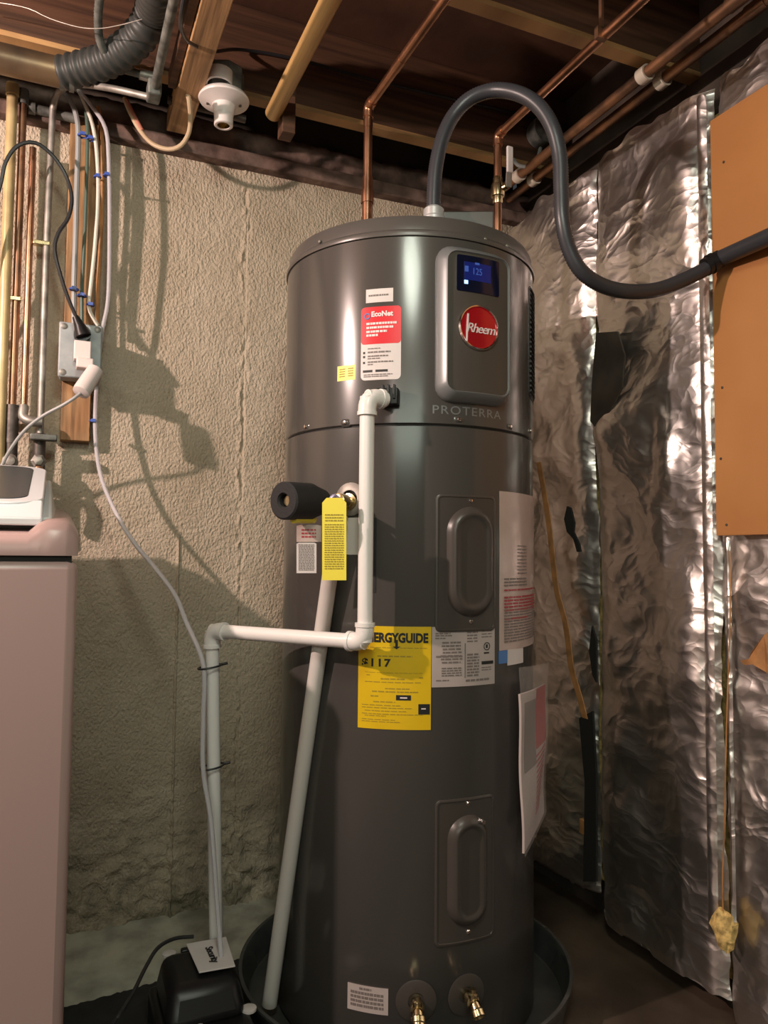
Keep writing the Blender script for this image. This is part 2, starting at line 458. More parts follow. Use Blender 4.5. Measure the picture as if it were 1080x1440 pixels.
# pale bare cove of the slab along the wall foot
def cove():
    nx, ny = 150, 16
    xs = np.linspace(-.9, 1.0, nx)
    P = []
    for j in range(ny):
        for i in range(nx):
            x = xs[i]; t = j/(ny-1)
            yf = 1.955 + .05*max(0, (x-.06)/.35) + .018*(random.random()-.5) if j == 0 else 1.955 + .05*max(0, (x-.06)/.35)
            y = yf*(1-t) + 2.30*t
            z = .002 + .012*min(1, t*5) + .022*t*t + .003*(random.random()-.5)*(j > 0)
            P.append((x, y, z if j > 0 else 0.0))
    return grid_mesh('trim_1', np.array(P), nx, ny, 'bare', kind='structure')
cove()

# right wall: dark stud bay behind the foil
wr = struct(MB().box((XW+.1, Y0-.1, 0), (XW+.2, YW+.05, ZS)).build('wall_right', 'recess', smooth=False))
struct(MB().box((X0-.1, Y0-.1, 0), (X0, YW+.05, ZS)).build('wall_left', 'paint', smooth=False))
struct(MB().box((X0, Y0-.1, 0), (XW+.1, Y0, ZS)).build('wall_front', 'paint', smooth=False))
ce = struct(MB().box((X0-.1, Y0-.1, ZS), (XW+.2, YW+.3, ZS+.03)).build('ceiling', 'subfloor', smooth=False))
for y in (2.04, 1.47, .9, .33, -.24, -.81, -1.38, -1.95, -2.52):
    MB().box((X0, y-.019, ZJ), (XW+.1, y+.019, ZS)).build('joist', 'wood_dark', ce, bevel=.002)
    MB().box((X0, y-.0195, ZJ-.014), (XW+.1, y+.0195, ZJ-.0005)).build('lit_edge_strip', 'wood', ce)  # added pale strip: lamplight on the joist edge put into colour
# sill: plate, ragged mortar-covered band, rim board
sl = struct(MB().box((X0, 2.225, ZW), (XW+.1, 2.33, ZW+.042)).build('trim_2', 'sill', bevel=.004))
def ragged():
    nx, nz = 360, 14
    xs = np.linspace(-1.4, XW+.1, nx); a = np.linspace(-PI*.5, PI*.5, nz)
    Xg, Ag = np.meshgrid(xs, a)
    r = .045 + .022*(fbm(Xg*22, Ag*2, 4)-.45)
    P = np.stack([Xg, 2.29 - np.cos(Ag)*r*1.1, ZW+.088+np.sin(Ag)*r], -1).reshape(-1, 3)
    return grid_mesh('ragged_band', P, nx, nz, 'sill', sl)
ragged()
MB().box((X0, 2.34, ZW), (XW+.1, 2.38, ZS)).build('rim_board', 'recess', sl, smooth=False)  # dark colour stands for the joist's cast shadow on the board

# =================================================================== FOIL INSULATION
def tri(x): return np.abs(x - np.floor(x) - .5)*2
def foil_sheet(y0, y1, z0, z1, label, bulge=.03, seed=0, tuck=None):
    r = np.random.default_rng(seed)
    ny = max(20, int(abs(y1-y0)/.0055)); nz = int((z1-z0)/.0065)
    ys = np.linspace(y0, y1, ny); zs = np.linspace(z0, z1, nz)
    Yg, Zg = np.meshgrid(ys, zs)
    u = (Yg - y0)/(y1-y0)
    wx = fbm(Yg*5+seed, Zg*3, 3)*.5; wz = fbm(Yg*4+seed+9, Zg*4+4, 3)*.5
    d = np.zeros_like(Yg)
    for i in range(18):
        a = r.normal(0, .75)
        if r.random() < .4: a += r.choice([-1, 1])*.8
        k = r.uniform(1.5, 6)
        ph = (math.cos(a)*(Yg*.62+wx*.5) + math.sin(a)*(Zg*1.0+wz*.5))*k + r.random()*9
        mask = np.clip(fbm(Yg*3+i*7, Zg*2.2+i*3, 2)*3-1.0, 0, 1)
        d += tri(ph)*.042/k*mask
    for i in range(12):
        a = r.uniform(0, PI); k = r.uniform(7, 17)
        ph = (math.cos(a)*(Yg*.6+wx*.3) + math.sin(a)*(Zg+wz*.3))*k + r.random()*9
        mask = np.clip(fbm(Yg*6+i*5, Zg*5+i*11, 2)*3-1.1, 0, 1)
        d += tri(ph)*.046/k*mask
    prof = np.clip(1-(2*u-1)**6, 0, 1)
    x = XW + .025 - bulge*prof*(.6+.6*fbm(Yg*1.5, Zg*1.3+seed, 2)) - (d-.02)*(.35+.65*prof)
    edge = .004*(fbm(Zg*20, Yg*0+seed, 3)-.5)
    yj = Yg + edge*((u < .02) | (u > .98))*4
    zt = Zg.copy()
    zt[-1] += (fbm(Yg[-1]*9, Yg[-1]*0+seed, 3)-.5)*.07
    zt[-2] += (fbm(Yg[-1]*9, Yg[-1]*0+seed, 3)-.5)*.05
    zt[0] = z0 + np.clip((fbm(Yg[0]*12+3, Yg[0]*0+seed, 3)-.4)*.10, 0, .1)
    P = np.stack([x, yj, zt], -1).reshape(-1, 3)
    th = thing('foil_insulation', (XW+.03, (y0+y1)/2, z0), label, 'insulation')
    grid_mesh('foil_facing', P, ny, nz, 'foil', th)
    # fibreglass batt behind the facing
    MB().box((XW+.055, min(y0, y1)+.01, z0+.02), (XW+.099, max(y0, y1)-.01, z1-.04)).build('batt', 'fibre', th, bevel=.01)
    return th
YA, YB = 1.770, 1.325
def gap_mat(): pass
f1 = foil_sheet(2.262, YA+.004, .10, 2.19, 'crinkled foil insulation sheet beside the water heater in the corner', .035, 1)
f2 = foil_sheet(YA-.004, YB+.004, .05, 2.19, 'crinkled foil insulation sheet in the middle, right of the dark vertical slit', .035, 2)
f3 = foil_sheet(YB-.004, .70, .0, 2.20, 'crinkled foil insulation sheet at the right edge behind the orange board', .012, 3)
# black slit between sheets 1 and 2 and its stapled double lip
def lip(parent, y, z0, z1, wd, seed, name='stapled_lip', x=XW):
    n = 150; P = []
    for i in range(n):
        z = z0+(z1-z0)*i/(n-1)
        for j, t in enumerate((-1, -.4, .4, 1)):
            nx = vnoise(np.array([z*30+seed]), np.array([t*2+3.]))[0]-.5
            P.append((x - .006 - (.006 if abs(t) < .5 else 0) + nx*.006, y + t*wd/2 + nx*.006, z))
    grid_mesh(name, np.array(P), 4, n, 'foil', parent)
lip(f2, YB+.012, .20, 2.16, .03, 24, x=XW-.012)
lip(f3, YB-.045, .25, 1.1, .012, 34, x=XW-.01)
# rust-brown twine of the kraft lip right of the seam
def path_on_foil(pxs, dx=.03): return [at(px, py, X=XW-dx) for px, py in pxs]
MB().tube(smooth_path(path_on_foil([(1026,775),(1027,860),(1024,950),(1021,1050),(1019,1150),(1016,1240),(1017,1290)], .022), .02), .0016, 6).build('kraft_edge', 'kraft', f3)
# torn flaps with dark cores, and a dark patch painted for a shadowed gap
def tear_shade(parent, pts, name='tear_shade', m='fibre_black', dx=.034):
    c = [at(px, py, X=XW-dx) for px, py in pts]
    b = MB(); n = len(c)
    b.add(c + [v + Vector((.006, 0, 0)) for v in c], [tuple(range(n)), tuple(reversed(range(n, 2*n)))] + [(i, i+n, (i+1) % n+n, (i+1) % n) for i in range(n)])
    return b.build(name, m, parent, smooth=False)
tear_shade(f1, [(797,712),(802,714),(807,735),(806,748),(814,765),(816,776),(811,776),(806,758),(797,748),(793,730)], dx=.05)
tear_shade(f1, [(832,880),(838,900),(838,960),(833,950),(828,915)], dx=.045)
tear_shade(f2, m='recess', pts=[(838,468),(868,466),(878,500),(874,545),(852,590),(836,600),(830,592),(832,540)], dx=.045)  # this dark patch paints the shadow in a gap
tear_shade(f1, [(833,1000),(838,1090),(838,1240),(820,1240),(822,1100),(814,1010)], dx=.05)
# brown strip of tape slanting down the first sheet
tp = MB(); path = smooth_path(path_on_foil([(757,650),(769,720),(776,780),(782,830),(793,870),(798,900),(803,940),(813,975),(822,1010)], .052), .02)
for i, q in enumerate(path[:-1]):
    q2 = path[i+1]; k = Vector((0, .012, 0)); e = Vector((.003, 0, 0))
    tp.hexa([q-k, q+k, q+k+e, q-k+e, q2-k, q2+k, q2+k+e, q2-k+e])
setp(tp.build('paper_tape', 'kraft', f1, smooth=False), 'thin brown paper strip')
# little wood block on the first sheet, wad of yellow fibreglass and curled paper on the others
a = at(818, 1163, X=XW-.05); MB().box(a-Vector((.0, .012, .02)), a+Vector((.02, .012, .02))).build('wood_chip', 'kraft', f1, bevel=.002)
def wad():
    c = at(1018, 1305, X=XW-.02); b = MB()
    b.ball((0,0,0), 1, 24); 
    b2 = MB(); b2.f = b.f
    for v in b.v:
        v = Vector(v); k = 1 + .55*(vnoise(np.array([v.y*3+5]), np.array([v.z*3+v.x*2+5]))[0]-.5)
        b2.v.append((c.x + v.x*.022*k, c.y + v.y*.030*k, c.z + v.z*.043*k))
    o = b2.build('fibreglass_tuft', 'fibre', f3); return o
setp(wad(), 'torn yellow fibreglass tuft poking out')
def flap():
    pts = [at(px, py, X=XW-.03) for px, py in ((1080,893),(1068,905),(1062,917),(1056,926),(1046,929),(1050,935),(1064,934),(1080,945),(1092,955),(1092,880))]
    b = MB(); n = len(pts); e = Vector((-.012, 0, 0))
    b.add(pts + [q + e*(1-.5*(i % 2)) for i, q in enumerate(pts)], [tuple(reversed(range(n))), tuple(range(n, 2*n))] + [(i, (i+1) % n, (i+1) % n+n, i+n) for i in range(n)])
    return b.build('paper_flap', 'kraft', f3, smooth=False)
setp(flap(), 'curled brown paper flap')

# orange hardboard on the right wall
hb = thing('wall_board', (XW-.03, 1.0, 1.10), 'orange brown hardboard panel fixed over the foil at the right edge', 'board')
a = at(1003, 170, X=XW-.028); b_ = at(1008, 750, X=XW-.028)
MB().box((XW-.034, .62, 1.10), (XW-.024, (a.y+b_.y)/2, a.z)).build('panel', 'hardboard', hb, bevel=.001)
bb = MB()
for px, py in ((1016, 545), (1014, 645), (1018, 228), (1022, 738)):
    q = at(px, py, X=XW-.034); bb.lathe([(0, .0), (.003, 0), (.003, .0015), (0, .0018)], q, (-1, 0, 0), 10)
bb.build('nail', 'iron', hb)

# =================================================================== WATER HEATER
AX = Vector((0.817, 1.736, 0)); RH = .308
CF = (-AX).normalized(); CR = Vector((-CF.y, CF.x, 0))
if CR.dot(Rh) < 0: CR = -CR
def hp(th, z, r):
    return AX + (CF*math.cos(th) + CR*math.sin(th))*r + Vector((0, 0, z))
def hit(px, py, r=RH):
    d = ray(px, py); o = EYE - AX
    A = d.x*d.x+d.y*d.y; B = 2*(o.x*d.x+o.y*d.y); C = o.x*o.x+o.y*o.y-r*r
    D = B*B-4*A*C
    t = (-B-math.sqrt(max(D, 0)))/(2*A)
    p = EYE + d*t; q = p-AX
    return math.atan2(q.dot(CR), q.dot(CF)), p.z
ZT = hit(575, 302, .300)[1]
ZSM = hit(575, 597)[1]
heater = thing('water_heater', (AX.x, AX.y, .012), 'tall dark grey cylindrical heat pump water heater standing in a drain pan', 'water heater')
ob = MB().lathe([(0, .012), (RH-.004, .012), (RH, .018), (RH, ZSM-.003), (RH-.004, ZSM-.001)], AX, seg=160).build('lower_jacket', 'jacket', heater)
ob = MB().lathe([(RH-.005, ZSM-.002), (RH-.005, ZSM+.002)], AX, seg=128).build('seam', 'black_gap', heater)
ob = MB().lathe([(RH-.004, ZSM+.001), (RH+.001, ZSM+.004), (RH+.001, ZT-.052), (RH-.002, ZT-.049)], AX, seg=160).build('upper_jacket', 'jacket', heater)
ob = MB().lathe([(RH-.004, ZT-.050), (RH+.004, ZT-.050), (RH+.005, ZT-.046), (RH+.004, ZT-.040), (RH-.002, ZT-.034), (RH-.003, ZT-.012), (RH-.008, ZT-.002), (RH-.016, ZT), (0, ZT)], AX, seg=160).build('top_lid', 'lid', heater)

# patches on the cylinder
class Lab:
    def __init__(s, x0, y0, x1, y1, r=RH):
        s.r = r
        yc = (y0+y1)/2; s.th0 = hit(x0, yc, r)[0]; s.th1 = hit(x1, yc, r)[0]
        xc = (x0+x1)/2; s.z1 = hit(xc, y0, r)[1]; s.z0 = hit(xc, y1, r)[1]
        s.w = (s.th1-s.th0)*r; s.h = s.z1-s.z0
    def pt(s, u, v, k=0.0):          # u,v in 0..1 from the upper left, k metres off the jacket
        return hp(s.th0+(s.th1-s.th0)*u, s.z1-s.h*v, s.r+k)
    def patch(s, mb, u0, v0, u1, v1, k=.0012, k0=-.001, corner=0.0, wob=None):
        nu = max(2, int(abs(u1-u0)*s.w/.012)+1)
        us = [u0+(u1-u0)*i/nu for i in range(nu+1)]
        vs_ = [v0, v1]
        if corner:
            c = corner/s.h; ins = [1-math.sin(a*PI/8) for a in range(5)]
            vs_ = [v0+c*(1-math.cos(a*PI/8)) for a in range(5)] + [v1-c*(1-math.cos(a*PI/8)) for a in range(4, -1, -1)]
            insl = ins + ins[::-1]
        else: insl = [0, 0]
        P = []
        for j, v in enumerate(vs_):
            cu = corner/s.w*insl[j]
            for u in us:
                t = (u-u0)/(u1-u0); uu = (u0+cu)*(1-t)+(u1-cu)*t
                P.append((uu, v))
        n1 = len(us); n2 = len(vs_)
        top = [s.pt(u, v, k + (wob(u, v) if wob else 0)) for u, v in P]; bot = [s.pt(u, v, k0) for u, v in P]
        N = len(P); fs = []
        for j in range(n2-1):
            for i in range(n1-1):
                a = j*n1+i; fs.append((a, a+n1, a+n1+1, a+1))
        rim = [i for i in range(n1)] + [j*n1+n1-1 for j in range(1, n2)] + [(n2-1)*n1+i for i in range(n1-2, -1, -1)] + [j*n1 for j in range(n2-2, 0, -1)]
        for i in range(len(rim)):
            a = rim[i]; b = rim[(i+1) % len(rim)]; fs.append((a, b, b+N, a+N))
        mb.add(top+bot, fs); return mb
    def text(s, t, u, v, size, k=.0016, sx=1.0, **kw):
        vs, fs = text_mesh(t, size, .0003, **kw)
        th = s.th0+(s.th1-s.th0)*u; z = s.z1-s.h*v
        b = MB(); b.add([hp(th+p[0]*sx/s.r, z+p[1], s.r+k+p[2]) for p in vs], fs); return b
    def words(s, mb, rows, k=.0017, fill=.72):
        for (u0, u1, v, hh) in rows:
            u = u0
            while u < u1-.01:
                wl = min(random.uniform(.04, .12), u1-u)
                s.patch(mb, u, v, u+wl*.82, v+hh, k, k-.0004); u += wl
        return mb

def lathe_ring(name, px, py, r0, prof, m, seg=24, parent=heater):
    th, z = hit(px, py); o = hp(th, z, RH-.002); ax = hp(th, z, 1)-hp(th, z, 0)
    return MB().lathe(prof, o, ax, seg).build(name, m, parent)
def rrect(w, h, c, n=5, sub=0):
    c = max(min(c, w/2-1e-4, h/2-1e-4), 1e-4); out = []
    for cx, cz, a0 in ((w/2-c, h/2-c, 0), (-w/2+c, h/2-c, 90), (-w/2+c, -h/2+c, 180), (w/2-c, -h/2+c, 270)):
        for i in range(n+1):
            a = math.radians(a0+90*i/n); out.append((cx+c*math.cos(a), cz+c*math.sin(a)))
    if not sub: return out
    res = []                      # split the straight sides (sub pieces each) so that they can bend
    for i in range(len(out)):
        a = out[i]; b = out[(i+1) % len(out)]; res.append(a)
        if i % (n+1) == n:
            res += [(a[0]+(b[0]-a[0])*q/sub, a[1]+(b[1]-a[1])*q/sub) for q in range(1, sub)]
    return res
def cyl_loft(th, z, w, h, c, steps, r=RH, n=5, fill=True, mb=None):
    """steps: (inset, height off the jacket); last is filled inward following the curve"""
    mb = mb or MB(); rings = []
    st = list(steps)
    if fill:
        i0, h0 = st[-1]; lim = min(w, h)/2-.0008
        for q in (.25, .5, .75, 1): st.append((i0+(lim-i0)*q, h0))
    for ins, ht in st:
        ro = rrect(w-2*ins, h-2*ins, c-ins*.7, n, 10)
        rings.append([hp(th+a/r, z+b, r+ht) for a, b in ro])
    m = len(rings[0]); fs = []
    for i in range(len(rings)-1):
        for k in range(m):
            k2 = (k+1) % m; fs.append((i*m+k, i*m+k2, (i+1)*m+k2, (i+1)*m+k))
    mb.add([v for rg in rings for v in rg], fs + ([tuple((len(rings)-1)*m+k for k in range(m))] if fill else []))
    return mb

# control panel
L = Lab(612, 352, 709, 568); cth, cz = (L.th0+L.th1)/2, (L.z0+L.z1)/2
cp = cyl_loft(cth, cz, L.w, L.h, .034, [(0, -.003), (0, .006), (.003, .013), (.015, .030), (.018, .032), (.020, .028)], fill=False).build('control_panel', 'silver_plastic', heater, ang=60)
face = cyl_loft(cth, cz, L.w-.038, L.h-.038, .022, [(0, .020), (0, .028)]).build('face_plate', 'panel_face', cp)
D = Lab(642, 362, 701, 412, RH+.028)
cyl_loft((D.th0+D.th1)/2, (D.z0+D.z1)/2, D.w, D.h, .004, [(0, -.004), (0, .002)], r=RH+.028).build('display', 'glass_black', cp)
q = MB(); D.patch(q, .16, .18, .78, .68, .0024, .002); q.build('lit_area', 'blue_area', cp)
D.text('125', .45, .43, .021, .003, sx=.8).build('digits', 'blue_digit', cp)
q = MB(); D.patch(q, .17, .30, .25, .46, .003, .002); D.patch(q, .40, .17, .50, .23, .003, .002); q.build('display_icon', 'blue_digit', cp)
q = MB(); D.patch(q, .16, .70, .24, .80, .003, .002); q.build('indicator_light', 'blue_led', cp)
# badge
th, z = hit(673, 461, RH+.029); o = hp(th, z, RH+.026); ax = hp(th, z, 1)-hp(th, z, 0)
bg = MB().lathe([(.0455, .0), (.0485, .001), (.0495, .004), (.0475, .008), (.045, .007), (.0445, .004)], o, ax, 64).build('badge_ring', 'chrome', heater)
MB().lathe([(.0448, .001), (.0448, .004), (.02, .0058), (0, .006)], o, ax, 64).build('badge_disc', 'red', bg)
uu = Vector((0, 0, 1)).cross(ax).normalized()
if uu.dot(CR) < 0: uu = -uu
text_plane('Rheem', o + ax*.0068 + uu*.003 - Vector((0,0,.004)), uu, (0, 0, 1), .0285, shear=.3, extrude=.0009, spacing=.84).build('badge_lettering', 'ink_white', bg)
q = MB(); q.box((-.0018, -.0018, -.034), (.0018, .0018, .026)); 
for i, v in enumerate(q.v):
    q.v[i] = tuple(o + ax*(.0075+v[1]*.5) + uu*(v[0]-.030+v[2]*.06) + Vector((0, 0, v[2])))
q.build('badge_stroke', 'ink_white', bg)
# embossed name under the panel
T = Lab(600, 566, 708, 592); 
T.text('PROTERRA', .5, .5, .026, .001, sx=1.22, spacing=1.15).build('nameplate_lettering', 'silver_plastic', heater)
# rivets and dimples on the seam, screws on the lid band
for px, py in ((431, 600), (486, 594), (645, 590), (716, 600), (745, 606)):
    th, z = hit(px, py); 
    q = cyl_loft(th, z, .03, .02, .01, [(0, -.001), (.004, .0015), (.008, .003)]); dm = q.build('seam_dimple', 'jacket', heater)
    o = hp(th, z, RH+.002); ax = hp(th, z, 1)-hp(th, z, 0)
    MB().lathe([(.0045, 0), (.0045, .0025), (.003, .004), (0, .0042)], o, ax, 12).build('screw', 'chrome', dm)
for px, py in ((450, 340), (600, 328), (682, 337), (712, 346)):
    th, z = hit(px, py); o = hp(th, z, RH); ax = hp(th, z, 1)-hp(th, z, 0)
    MB().lathe([(.004, 0), (.004, .0025), (.003, .0035), (0, .004)], o, ax, 12).build('lid_screw', 'galv', heater)
# dark wire reflection on the jacket side, built as a finned plate
def side_reflection():
    th0 = math.radians(66); th1 = math.radians(96); z0 = hit(700, 545)[1]; z1 = hit(700, 375)[1]
    g = MB(); s = Lab(600, 600, 650, 650); s.th0, s.th1, s.z0, s.z1 = th0, th1, z0, z1; s.w = (th1-th0)*RH; s.h = z1-z0
    s.patch(g, 0, 0, 1, 1, .002, corner=.015); g = g.build('reflection_plate', 'rubber', heater)
    f = MB(); n = 22
    for i in range(n):
        v = .03+.94*i/n
        for a, b in ((.06, .46), (.54, .94)):
            P0 = s.pt(a, v, .003); P1 = s.pt(b, v+.02, .003); f.tube([P0, s.pt((a+b)/2, v+.01, .004), P1], .0028, 6)
    f.build('reflection_fins', 'rubber', g)
side_reflection()

# access panels
def access(px0, py0, px1, py1, sx0, sy0, sx1, sy1, screws, label=None):
    L = Lab(px0, py0, px1, py1)
    a = cyl_loft((L.th0+L.th1)/2, (L.z0+L.z1)/2, L.w, L.h, .012, [(0, -.001), (0, .0035), (.002, .0045), (.005, .0045), (.006, .003)]).build('access_panel', 'panel', heater, ang=50)
    S = Lab(sx0, sy0, sx1, sy1)
    cyl_loft((S.th0+S.th1)/2, (S.z0+S.z1)/2, S.w, S.h, S.w/2, [(0, .002), (.006, .010), (.014, .017), (.020, .018), (.024, .014)], n=9).build('bulge', 'panel', a, ang=60)
    for px, py in screws:
        th, z = hit(px, py); o = hp(th, z, RH+.003); ax = hp(th, z, 1)-hp(th, z, 0)
        MB().lathe([(.0045, 0), (.0045, .002), (.003, .0035), (0, .0037)], o, ax, 12).build('screw', 'chrome', a)
    return a
access(612, 696, 695, 888, 627, 712, 692, 868, ((661, 704), (661, 874)))
a2 = access(611, 1122, 693, 1326, 628, 1145, 684, 1302, ((657, 1129), (657, 1309)))
th, z = hit(671, 1151); o = hp(th, z, RH+.010); ax = hp(th, z, 1)-hp(th, z, 0)
MB().lathe([(.007, 0), (.007, .008), (.0045, .012), (.0045, .016), (0, .016)], o, ax, 14).build('drain_plug', 'chrome', a2)
# vertical crease lines of the jacket front
# labels ----------------------------------------------------------
def lab(name, L, m, label=None, k=.0012, corner=0, wob=None):
    q = MB(); L.patch(q, 0, 0, 1, 1, k, corner=corner, wob=wob); o = q.build(name, m, heater, ang=60)
    if label: o['label'] = label
    return o
# energy guide
E = Lab(504, 881, 606, 1026)
eg = lab('energy_label', E, 'label_yellow', 'yellow energy consumption label')
E.text('ENERGYGUIDE', .5, .115, .0265, sx=.80, bold=.0012).build('lettering', 'ink', eg)
q = MB(); E.patch(q, .515, .13, .55, .20, .0018, .0008); 
q.add([E.pt(.48, .195, .0018), E.pt(.585, .195, .0018), E.pt(.532, .222, .0018)], [(0, 2, 1)]); q.build('arrow', 'ink', eg)
E.text('$117', .25, .36, .022, sx=1.2, spacing=1.2, bold=.0007).build('figure', 'ink', eg)
q = MB(); E.patch(q, .53, .665, .73, .715, .0018, .0008); E.patch(q, .83, .75, .985, .85, .0018, .0008); q.build('black_box', 'ink', eg)
q = MB(); E.patch(q, .585, .685, .68, .697, .0022, .001); E.patch(q, .87, .79, .93, .80, .0022, .001); q.build('white_mark', 'ink_white', eg)
q = MB(); E.words(q, [(.05,.95,.205,.006),(.27,.75,.285,.012),(.1,.9,.45,.004),(.12,.18,.475,.008),(.84,.9,.49,.01),(.32,.66,.505,.012),(.1,.88,.54,.008),(.38,.72,.6,.01),(.2,.85,.63,.012),(.18,.3,.675,.012),(.22,.52,.73,.01),(.06,.6,.765,.008),(.06,.76,.79,.008),(.1,.68,.82,.008),(.06,.9,.85,.008),(.1,.4,.868,.008),(.06,.52,.905,.007),(.06,.6,.925,.007)]); q.build('small_print', 'ink_brown', eg)
# rating plate
R_ = Lab(607, 881, 695, 965)
rl = lab('rating_label', R_, 'label_dim', 'white printed rating label')
q = MB(); rows = [(.05,.27,.1,.022),(.05,.3,.135,.022),(.05,.2,.18,.02)]
for i in range(7): rows.append((.12+.04*random.random(), .42+.04*random.random(), .25+.055*i, .028))
for i in range(4): rows.append((.14, .44, .68+.04*i, .022))
for i in range(4): rows.append((.52, .70, .09+.05*i, .024))
for i in range(8): rows.append((.52, .72, .46+.05*i, .03))
for i in range(4): rows.append((.76, .95, .03+.05*i, .018))
rows += [(.06,.46,.48,.03),(.06,.25,.88,.02),(.76,.94,.70,.016),(.76,.94,.74,.016),(.5,.9,.89,.035)]
R_.words(q, rows); q.build('small_print', 'ink_grey', rl)
q = MB(); R_.patch(q, .485, .28, .492, .86, .0018, .0008); R_.patch(q, .76, .60, .97, .655, .0018, .0008); q.build('black_bar', 'ink', rl)
q = MB(); c = R_.pt(.85, .35, .0018); ax = (c-AX); ax.z = 0; q.lathe([(.0085, 0), (.0085, .0006), (.007, .0006), (.007, 0)], c, ax, 24); R_.patch(q, .835, .32, .865, .38, .002, .001); R_.patch(q, .80, .45, .89, .475, .002, .001); q.build('approval_mark', 'ink', rl)
# warning label on the right, with the small white and blue stickers under it
Wn = Lab(702, 693, 748.5, 912); Wn.th1 = math.radians(84); Wn.w = (Wn.th1-Wn.th0)*RH
wl = lab('warning_label', Wn, 'label_pink', 'large glossy pinkish white warning label', wob=lambda u, v: .0009*math.sin(u*9+v*23)+.0006*math.sin(v*51))
q = MB(); rows = [(.06, .5, .55+.02*i, .009) for i in range(3)]
for i in range(17): rows.append((.06, .95, .655+.018*i, .008))
for i in range(9): rows.append((.28, .5, .34+.022*i, .006))
Wn.words(q, [r for i, r in enumerate(rows) if not (3 <= i < 8)], k=.0030); q.build('small_print', 'ink_grey', wl)
q = MB(); Wn.words(q, [(.06,.95,.665+.02*i,.011) for i in range(5)]+[(.06,.95,.62,.01),(.06,.5,.8,.01)], k=.0030); q.build('red_print', 'ink_red', wl)
B1 = Lab(701, 915, 713, 933); lab('blue_sticker', B1, 'label_blue', 'small blue sticker')
B2 = Lab(713.5, 912, 735, 934); lab('small_sticker', B2, 'label_white')
# labels high on the left
S1 = Lab(515, 406, 553, 425); o = lab('small_sticker', S1, 'label_white'); q = MB(); S1.words(q, [(.1,.85,.42,.12)]); q.build('small_print', 'ink_grey', o)
N_ = Lab(508, 431, 564, 534)
nl = lab('app_label', N_, 'label_white', 'red and white setup label', corner=.010)
q = MB(); N_.patch(q, 0, 0, 1, .51, .0016, .0002, corner=.008); q.build('red_field', 'label_red', nl)
N_.text('EcoNet', .53, .105, .0155, .0022, bold=.0006).build('lettering', 'ink_white', nl)
q = MB(); c = N_.pt(.16, .125, .002); ax = c-AX; ax.z = 0; q.lathe([(.007, 0), (.007, .0005), (.0045, .0005), (.0045, 0)], c, ax, 20); q.build('round_mark', 'label_blue', nl)
q = MB(); N_.words(q, [(.14,.9,.215,.03),(.14,.82,.27,.03),(.14,.66,.325,.03),(.14,.45,.375,.03)], k=.0022); q.build('white_print', 'ink_white', nl)
q = MB(); N_.words(q, [(.18,.5,.565,.012),(.18,.75,.61,.02),(.18,.7,.665,.018),(.18,.5,.70,.014),(.18,.82,.745,.018),(.18,.32,.78,.014),(.08,.8,.92,.012),(.08,.7,.945,.012)], k=.0020); q.build('small_print', 'ink_grey', nl)
q = MB(); N_.patch(q, .06, .862, .30, .892, .002, .001); N_.patch(q, .38, .862, .68, .892, .002, .001)
for v in (.61, .665, .745): N_.patch(q, .06, v, .11, v+.028, .002, .001)
q.build('black_mark', 'ink', nl)
Y1 = Lab(475, 514, 500, 535); o = lab('yellow_sticker', Y1, 'tag_yellow', 'small yellow sticker'); q = MB(); Y1.words(q, [(.12,.45,.2+.16*i,.07) for i in range(4)]+[(.6,.9,.2+.16*i,.07) for i in range(4)]); q.build('small_print', 'ink_brown', o)
B3 = Lab(489, 1387, 546, 1424); o = lab('foot_label', B3, 'label_dim'); q = MB(); B3.words(q, [(.3,.6,.08,.08),(.08,.9,.24,.1),(.08,.9,.40,.1),(.08,.9,.56,.1),(.08,.9,.72,.1)]); q.build('small_print', 'ink_grey', o)
# small white-grey label behind the yellow tag and dark strip beside the pvc drop
B4 = Lab(487, 728, 506, 780); lab('grey_sticker', B4, 'pvc2')

# top fittings: wiring box, opened flap, nipples
j0 = at(690, 300, d=1.66)
jb = MB(); cth = hit(693, 300)[0]
m = Matrix.Translation(Vector((AX.x, AX.y, ZT)) + CF*.17 + CR*.115) @ Matrix((CR, -CF, Vector((0,0,1)))).transposed().to_4x4()
MB().box((-.075, -.05, -.002), (.075, .06, .045), m).build('wiring_box', 'panel', heater, bevel=.003)
q = MB(); q.hexa([m @ Vector(p) for p in ((-.092,-.06,0),(-.080,-.06,0),(-.078,-.05,0),(-.090,-.05,0),(-.080,-.062,.040),(-.078,-.062,.042),(-.076,-.052,.042),(-.078,-.052,.040))]); q.build('box_bracket', 'galv', heater, smooth=False)
MB().lathe([(.004, 0), (.004, .008), (.006, .009), (.006, .013), (0, .014)], m @ Vector((-.105, -.05, 0)), (0, 0, 1), 12).build('lid_screw', 'galv', heater)

